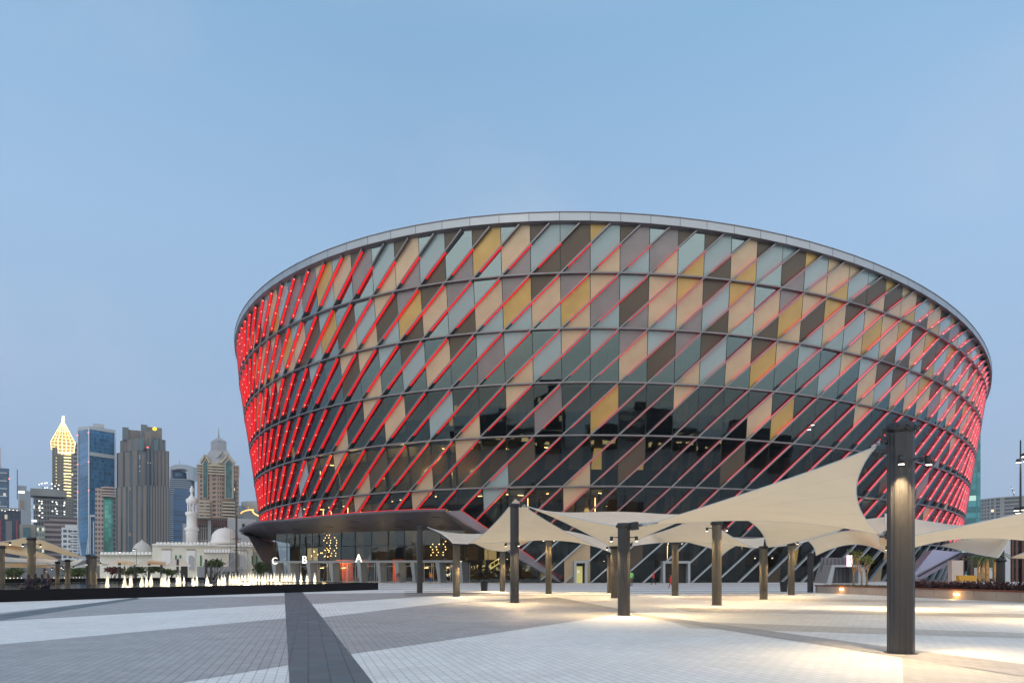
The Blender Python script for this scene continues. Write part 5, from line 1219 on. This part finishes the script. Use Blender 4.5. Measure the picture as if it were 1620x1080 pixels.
# building behind mosque
d = 230; e, *_ = tower('colonnade_building', 'pale building with a dark colonnade and white blocks behind the mosque', 289, 313, 828, d, mat('grey_plaster', (.34,.35,.36), .8), 20, 'building')
blk(e, 'colonnade_wall', 312, 360, 819, 880, d, 18, GF('f_col', (.30,.27,.25), (.05,.045,.05), 4.2, .95, .10, .45, 0), 1); blk(e, 'brown_frieze', 312, 360, 821, 830.5, d, 2, GF('f_fr', (.16,.10,.09), (.05,.03,.03), 30, .6, 0, .5, 0), -.2)
mb = MB()
for k in range(15): p = W(313+k*3.1, 819.4, d); mb.box(p.x, p.x+.42, d-.8, d+1, p.z-.3, p.z+.15)
mb.build('cornice', MATS['brown_stone'], e)
blk(e, 'pier', 329, 334, 822, 880, d, 2, MATS['grey_plaster'], -1.2)
blk(e, 'white_block', 360, 405, 818, 880, d, 20, mat('white_render', (.45,.46,.47), .8), -1); blk(e, 'white_block', 376, 408, 822.5, 880, d, 16, MATS['white_render'], -3)
for x0, x1, y0, y1 in ((383,387,827,836),(397,400,828,838)): blk(e, 'window', x0, x1, y0, y1, d, 1, mat('window_dark', (.05,.055,.065), .2), -3.4)
blk(e, 'magenta_sign', 401, 416, 824, 829, d, 1, mat('magenta_panel', (.30,.02,.16), .6, emit=(.6,.02,.25), es=.25), -5)
# glass dome hall with golden arc
d = 700; e = empty('domed_hall', tuple(W(400,905,d)), 'dark glass domed hall traced with a golden light arc behind the arena', 'building')
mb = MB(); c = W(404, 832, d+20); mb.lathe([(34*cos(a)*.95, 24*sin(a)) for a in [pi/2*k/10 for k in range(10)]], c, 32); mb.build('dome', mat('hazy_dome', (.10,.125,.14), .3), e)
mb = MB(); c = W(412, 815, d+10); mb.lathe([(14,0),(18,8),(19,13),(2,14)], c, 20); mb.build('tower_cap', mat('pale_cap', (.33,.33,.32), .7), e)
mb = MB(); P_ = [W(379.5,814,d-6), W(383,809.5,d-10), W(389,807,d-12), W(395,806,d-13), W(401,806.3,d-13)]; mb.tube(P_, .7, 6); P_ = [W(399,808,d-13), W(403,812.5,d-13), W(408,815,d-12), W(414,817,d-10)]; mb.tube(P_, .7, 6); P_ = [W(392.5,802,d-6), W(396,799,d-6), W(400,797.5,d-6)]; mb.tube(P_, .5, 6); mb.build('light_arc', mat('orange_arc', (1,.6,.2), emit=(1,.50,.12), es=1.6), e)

# mosque
m_mq = mat('mosque_white', (.78,.78,.77), .75, noise=.04, nscale=.3); m_mqc = mat('mosque_cream', (.72,.70,.61), .8, noise=.05, nscale=.2); m_mg = mat('green_shutter', (.03,.15,.09), .5); m_mgrey = mat('mosque_grey', (.33,.35,.37), .7); m_mline = mat('mosque_ledge', (.38,.34,.26), .8)
d = 140; e = empty('mosque', tuple(W(300,905,d)), 'white and cream mosque with two domes, a minaret and scalloped parapets', 'mosque')
blk(e, 'low_wall', 158, 241, 877.5, 905+12, d, 20, m_mqc, 6); blk(e, 'main_wall', 241, 400, 860.5, 918, d, 22, m_mqc); blk(e, 'side_wall', 394, 432, 861, 918, d, 20, m_mqc, 2)
def scallops(x0, x1, yb, dd, st=5.85, hh=4.4):
    mb = MB(); x = x0
    while x < x1:
        c = W(x+st*.45, yb, dd); r = st*.37/F*dd; H = hh/F*dd
        mb.prism([c+Vector((-r,0,0)), c+Vector((r,0,0))]+[c+Vector((r*cos(a), 0, (H-r)+r*sin(a))) for a in [pi*k/8 for k in range(9)]], (0,.35,0)); x += st
    return mb.build('parapet', m_mq, e, fixn=True)
scallops(158, 241, 877.0-.2, d+5.6); scallops(246, 328, 861.2, d-.3); scallops(380, 398, 861.2, d-.3, 5.6)
blk(e, 'ledge', 158, 241, 877, 878.8, d, 1, m_mline, 5.2); blk(e, 'ledge', 240.5, 400, 861, 863, d, .6, m_mq, -.5); blk(e, 'ledge', 255, 271, 867.8, 870, d, .3, m_mline, -.25); blk(e, 'ledge', 295, 309, 867.8, 870, d, .3, m_mline, -.25); blk(e, 'ledge', 380, 391, 868, 870, d, .3, m_mline, -.25)
mb = MB(); c = W(224.8, 877, d+12); prof = [(2.15*1.0,0),(2.2,.9),(2.05,1.7),(1.6,2.5),(1.0,3.05),(.5,3.35),(.22,3.7),(.05,3.95)]; mb.lathe([(r*.9, z*.86) for r, z in prof], c, 28)
mb.build('small_dome', mat('ribbed_dome', (.50,.49,.48), .75), e)
mb = MB(); c = W(356, 860.5, d+8)
mb.lathe([(3.05,0),(2.95,.5),(2.75,.9),(2.72,1.25),(2.72,1.3)]+[(2.72*cos(a), 1.3+2.25*sin(a)) for a in [pi/2*k/9 for k in range(1, 9)]]+[(.15,3.56),(.05,3.8)], c, 32); mb.build('main_dome', m_mq, e)
blk(e, 'drum_base', 330, 384, 857, 861, d+3, 10, m_mq)
mb = MB(); c = W(303.5, 862, d+6); s = (d+6)/F
prof = [(8.5,0),(8.5,17),(9.2,18),(9.6,19),(8.3,20),(8.3,22),(10.6,24),(10.6,27),(7.6,28.5),(7.6,46),(9,47.5),(9.6,49),(9.6,52),(7,52.5)]
mb.lathe([(r*s, z*s) for r, z in prof], c, 24); mb.lathe([(2.6*s,52*s),(2.6*s,64*s)], c, 12)
for k in range(8):
    a = 2*pi*k/8; q = c+Vector((cos(a)*6*s, sin(a)*6*s, 0)); mb.bar(q+Vector((0,0,52*s)), q+Vector((0,0,64*s)), .22)
mb.lathe([(6.5*s,64*s),(8.4*s,68*s),(8.8*s,72*s),(5.5*s,74.5*s),(3*s,78*s),(1.8*s,80*s),(1.8*s,83*s),(3.3*s,86*s),(3.3*s,88*s),(1.8*s,91*s),(.5*s,94*s)], c, 20)
mb.build('minaret', m_mq, e)
def arch_panel(x0, x1, y0, y1, yarc, mo, mi_, w_):
    blk(e, 'porch_panel', x0, x1, y0, y1, d, .25, mo, -.22); xm, r = (x0+x1)/2, (x1-x0)*w_/2
    mb = MB(); pts = [W(xm-r, y1, d-.3), W(xm+r, y1, d-.3), W(xm+r, yarc, d-.3), W(xm+r*.7, yarc-r*.9, d-.3), W(xm, yarc-r*1.35, d-.3), W(xm-r*.7, yarc-r*.9, d-.3), W(xm-r, yarc, d-.3)]
    mb.prism(pts, (0,.1,0)); mb.build('arched_window', mi_, e, fixn=True)
arch_panel(256, 270, 870.5, 895, 884, m_mq, m_mgrey, .62); arch_panel(295, 309, 870.5, 900, 884, m_mq, m_mgrey, .68); arch_panel(378, 391, 871, 900, 884, m_mq, m_mgrey, .62)
for x, y0, y1 in ((277,878,890),(284,878,890),(316.5,878,895),(352,877,888),(367,878,888),(398,878,892),(405,878,890)):
    blk(e, 'green_window', x, x+2.4, y0, y1, d, .15, m_mg, -.15)
blk(e, 'porch', 322, 362, 873, 918, d, 3, m_mqc, -2.6); blk(e, 'porch', 362, 376, 873, 918, d, 3, m_mgrey, -1.6); scallops(323, 362, 873.5, d-2.7, 4.6, 5.5); blk(e, 'ledge', 322.5, 361, 874, 875, d, .2, m_mline, -2.8)
e = empty('boundary_wall', tuple(W(350,905,120)), 'low grey boundary wall with dark openings before the mosque', 'wall')
blk(e, 'panel', 312, 384, 896, 918, 118, 1, mat('wall_grey', (.25,.26,.28), .8))
for k in range(8): blk(e, 'opening', 325+k*7, 328+k*7, 904, 918, 118, .3, m_dark, -.25)
e2 = empty('black_kiosk', tuple(W(292,905,100)), 'black box kiosk at the right end of the small pool sails', 'kiosk'); blk(e2, 'body', 286, 297, 891, 917, 96, 3, m_bin); blk(e2, 'roof', 285.5, 297.5, 890.2, 891.2, 96, 3.4, m_cap, -.2)
def bush(x, yc, d, w, h, label, n=420, mats=None, seed=1, cat='shrub', size=None):
    rn = random.Random(seed); c = W(x, yc, d); s = d/F; b = Vector((c.x, c.y, 0)); e = empty('shrub', tuple(b), label, cat, 'shrubs before the mosque'); mb = MB()
    for k in range(5): a = rn.uniform(0, 6.3); mb.tube([b, Vector((c.x+cos(a)*w*s*.3, c.y+sin(a)*w*s*.3, c.z))], [.08,.03], 5)
    mb.build('stem', mat('bark', (.10,.07,.045), .9), e)
    mb = MB()
    for k in range(4):
        cc = c+Vector((rn.uniform(-.3,.3)*w*s, rn.uniform(-.3,.3)*w*s, rn.uniform(-.25,.25)*h*s)); leaf_mesh(mb, cc, .5*h*s, n//4, size or .45, w/h*.8, 1, .9, 0, rnd=rn)
    mb.build('crown', mats or [m_lf, m_lf2], e)
bush(342, 891, 112, 34, 12, 'broad green shrub under the mosque porch', 700, seed=1)
bush(413, 897, 104, 26, 18, 'dark green shrub beside the canopy leg', 800, seed=2)
bush(234, 901, 100, 44, 12, 'green shrub under the mosque side sails', 700, seed=3)
bush(178, 903, 98, 26, 10, 'maroon flowering shrub under the first mosque sail', 420, [m_rl, m_rl2], seed=4)
bush(120, 905, 92, 40, 12, 'green shrub mass behind the stout grey pole', 600, seed=5); bush(25, 905, 90, 36, 14, 'dark green shrub at the left edge behind the jets', 500, seed=6)
bush(268, 904, 102, 24, 9, 'small green shrub left of the black kiosk', 300, seed=8); bush(205, 905, 96, 30, 8, 'dull green shrub between the side sails and the pool', 300, seed=9)
mb = MB(); mb.box(W(-60,905,150).x, W(165,905,150).x, 150, 152, 0, 4.2); tag(mb.build('garden_wall', mat('garden_wall', (.12,.13,.14), .8)), 'long low grey wall behind the left sails', 'wall')
# right side buildings
d = 420; e, *_ = tower('teal_tower', 'teal glass tower rising right behind the arena', 1519, 1551.3, 600, d, GF('f_teal2', (.05,.17,.19), (.055,.24,.26), 3.5, 2.1, .10, .07, .10, (.9,1,.75), .55, .15, .3), 24)
d = 800
e = empty('curved_office', tuple(W(1600,905,d)), 'curved grey office block with a square window grid at the right', 'building'); mb = MB(); c = Vector((W(1625,0,d).x, d+20, 0)); ht = CH+(YH-787)/F*d
rad_ = (1625-1567)/F*d; n = 40
for i in range(n):
    a0, a1 = pi+pi*i/n, pi+pi*(i+1)/n; p, q = c+Vector((cos(a0)*rad_, sin(a0)*rad_*1.1, 0)), c+Vector((cos(a1)*rad_, sin(a1)*rad_*1.1, 0)); mb.quad(p, q, q+Vector((0,0,ht)), p+Vector((0,0,ht)))
mb.poly([c+Vector((cos(pi+pi*i/n)*rad_, sin(pi+pi*i/n)*rad_*1.1, ht)) for i in range(n+1)])
mb.build('facade', GF('f_curv', (.24,.23,.215), (.06,.065,.07), 4.2, 3.0, .35, .42, .01), e)
mb = MB(); a, b = W(1608,799,d-2), W(1607,784,d-2); mb.bar(W(1605,786,d), W(1600,769,d), .5); dots(e, 'crane_light', [(1604,778.5),(1601,772)], d-1, .8, mat('crane_light', (1,.8,.9), emit=(1,.7,.85), es=3)); mb.build('crane_jib', m_st, e)
d = 110; e = empty('corner_building', tuple(W(1610,905,d)), 'low building with a white frame, brown piers and lit windows at the lower right', 'building')
blk(e, 'wall', 1530, 1700, 868, 921, d, 10, GF('f_low', (.10,.10,.11), (.03,.04,.05), 3.2, 2.6, .25, .12, .12, (1,.85,.5), 1.0), 3)
blk(e, 'wall', 1578, 1700, 838, 921, d, 9, GF('f_low2', (.09,.095,.11), (.02,.03,.04), 2.6, 2.2, .3, .15, .10, (1,.85,.45), 1.1), 2.6)
blk(e, 'white_frame', 1589, 1598.5, 851, 921, d, 3, mat('white_frame', (.52,.54,.57), .6), 0); blk(e, 'white_frame', 1583, 1589, 851, 857, d, 3, MATS['white_frame'], 0)
for x in (1522,1536,1547,1600.5,1607,1617): blk(e, 'brown_pier', x, x+3.5, 846 if x > 1590 else 880, 921, d, 1.5, mat('brown_pier', (.13,.055,.04), .7), .6)
for x in (1541,1553,1565): blk(e, 'lit_shopfront', x, x+5, 897, 915, d, .3, mat('shopfront', (.4,.42,.42), .3, emit=(.8,.85,.8), es=.22), 2.5)
p = W(1515,902,96); mb = MB(); mb.box(p.x-.8, p.x+.8, p.y, p.y+.9, 0, 2.2+1); tag(mb.build('ticket_pillar', mat('pale_pillar', (.52,.42,.36), .6)), 'pale square pillar under the brown canopy slope at the right', 'pillar')
p = W(1531,917,92); mb = MB(); mb.box(p.x-1.2, p.x+1.2, p.y, p.y+.6, .3, 1.1); tag(mb.build('yellow_bench', mat('yellow_paint', (.55,.27,.02), .5)), 'yellow orange low box behind the maroon hedge', 'bench')

# ================================================================ BEHIND THE CAMERA: what the glass reflects
m_be1 = GF('r_a', (.05,.052,.06), (.02,.024,.03), 3.6, 2.0, .4, .3, .03, (1,.72,.35), 1.6); m_be2 = GF('r_b', (.05,.045,.04), (.015,.016,.018), 4.2, 2.5, .4, .25, .05, (1,.8,.45), 1.4)
for i, (x, y, w, dp, h, m, lab) in enumerate(((-150,-80,60,30,13,m_be2,'dark low retail block with warm shop lights far left behind the viewer'),(-78,-95,52,30,16,m_be1,'dark mid rise block with lit rooms behind the viewer at the left'),(-14,-120,46,30,25,m_be1,'tallest dark block straight behind the viewer'),
        (45,-92,56,30,14,m_be2,'dark retail block with lit shopfronts right behind the viewer'),(110,-105,50,30,18,m_be1,'dark mid rise block behind the viewer at the right'),(172,-85,70,30,12,m_be2,'long low dark block far right behind the viewer'),(-30,-75,34,12,12,m_be2,'small pavilion block behind the viewer'),(230,20,30,90,20,m_be1,'dark block far to the right of the plaza'))):
    e = empty('plaza_block', (x, y, 0), lab, 'building', 'dark blocks round the plaza'); mb = MB()
    if i in (2, 4):                                  # vaulted roof line
        mb.prism([Vector((x-w/2, y, 0)), Vector((x+w/2, y, 0))]+[Vector((x+w/2*cos(a), y, h*.62+h*.38*sin(a))) for a in [pi*k/14 for k in range(15)]], (0,-dp,0))
    else: mb.prism([Vector((x-w/2, y, 0)), Vector((x+w/2, y, 0)), Vector((x+w/2, y, h*.8)), Vector((x+w*.2, y, h*.86)), Vector((x+w*.05, y, h)), Vector((x-w/2, y, h*.94))], (0,-dp,0))
    mb.build('wall', m, e, fixn=True)
    mb = MB(); mb.box(x-w*.3, x-w*.1, y-dp+4, y-6, h*.8, h+1.5); mb.build('roof', m_slab, e)
    mb = MB(); rs = random.Random(i)
    for k in range(int(w/5)): xx = x-w/2+2+k*5; mb.box(xx, xx+rs.uniform(1,3), y+.05, y+.2, rs.uniform(2.6,3.6), 4.4)
    mb.build('lit_fascia', m_lamp, e)

# ================================================================ HAZE
mb = MB(); mb.box(-1900, 1900, -800, 2500, -1, 260); hz_o = mb.build('haze', [bpy.data.materials.new('haze_air')]); tag(hz_o, 'thin even dusk haze over the whole city', 'haze', kind='stuff')
hm = hz_o.data.materials[0]; hm.use_nodes = True; ht_ = hm.node_tree; ht_.nodes.remove(ht_.nodes['Principled BSDF'])
pv = ht_.nodes.new('ShaderNodeVolumePrincipled'); pv.inputs['Color'].default_value = (.80,.88,1,1); pv.inputs['Density'].default_value = .00015
ht_.links.new(pv.outputs[0], ht_.nodes['Material Output'].inputs['Volume'])
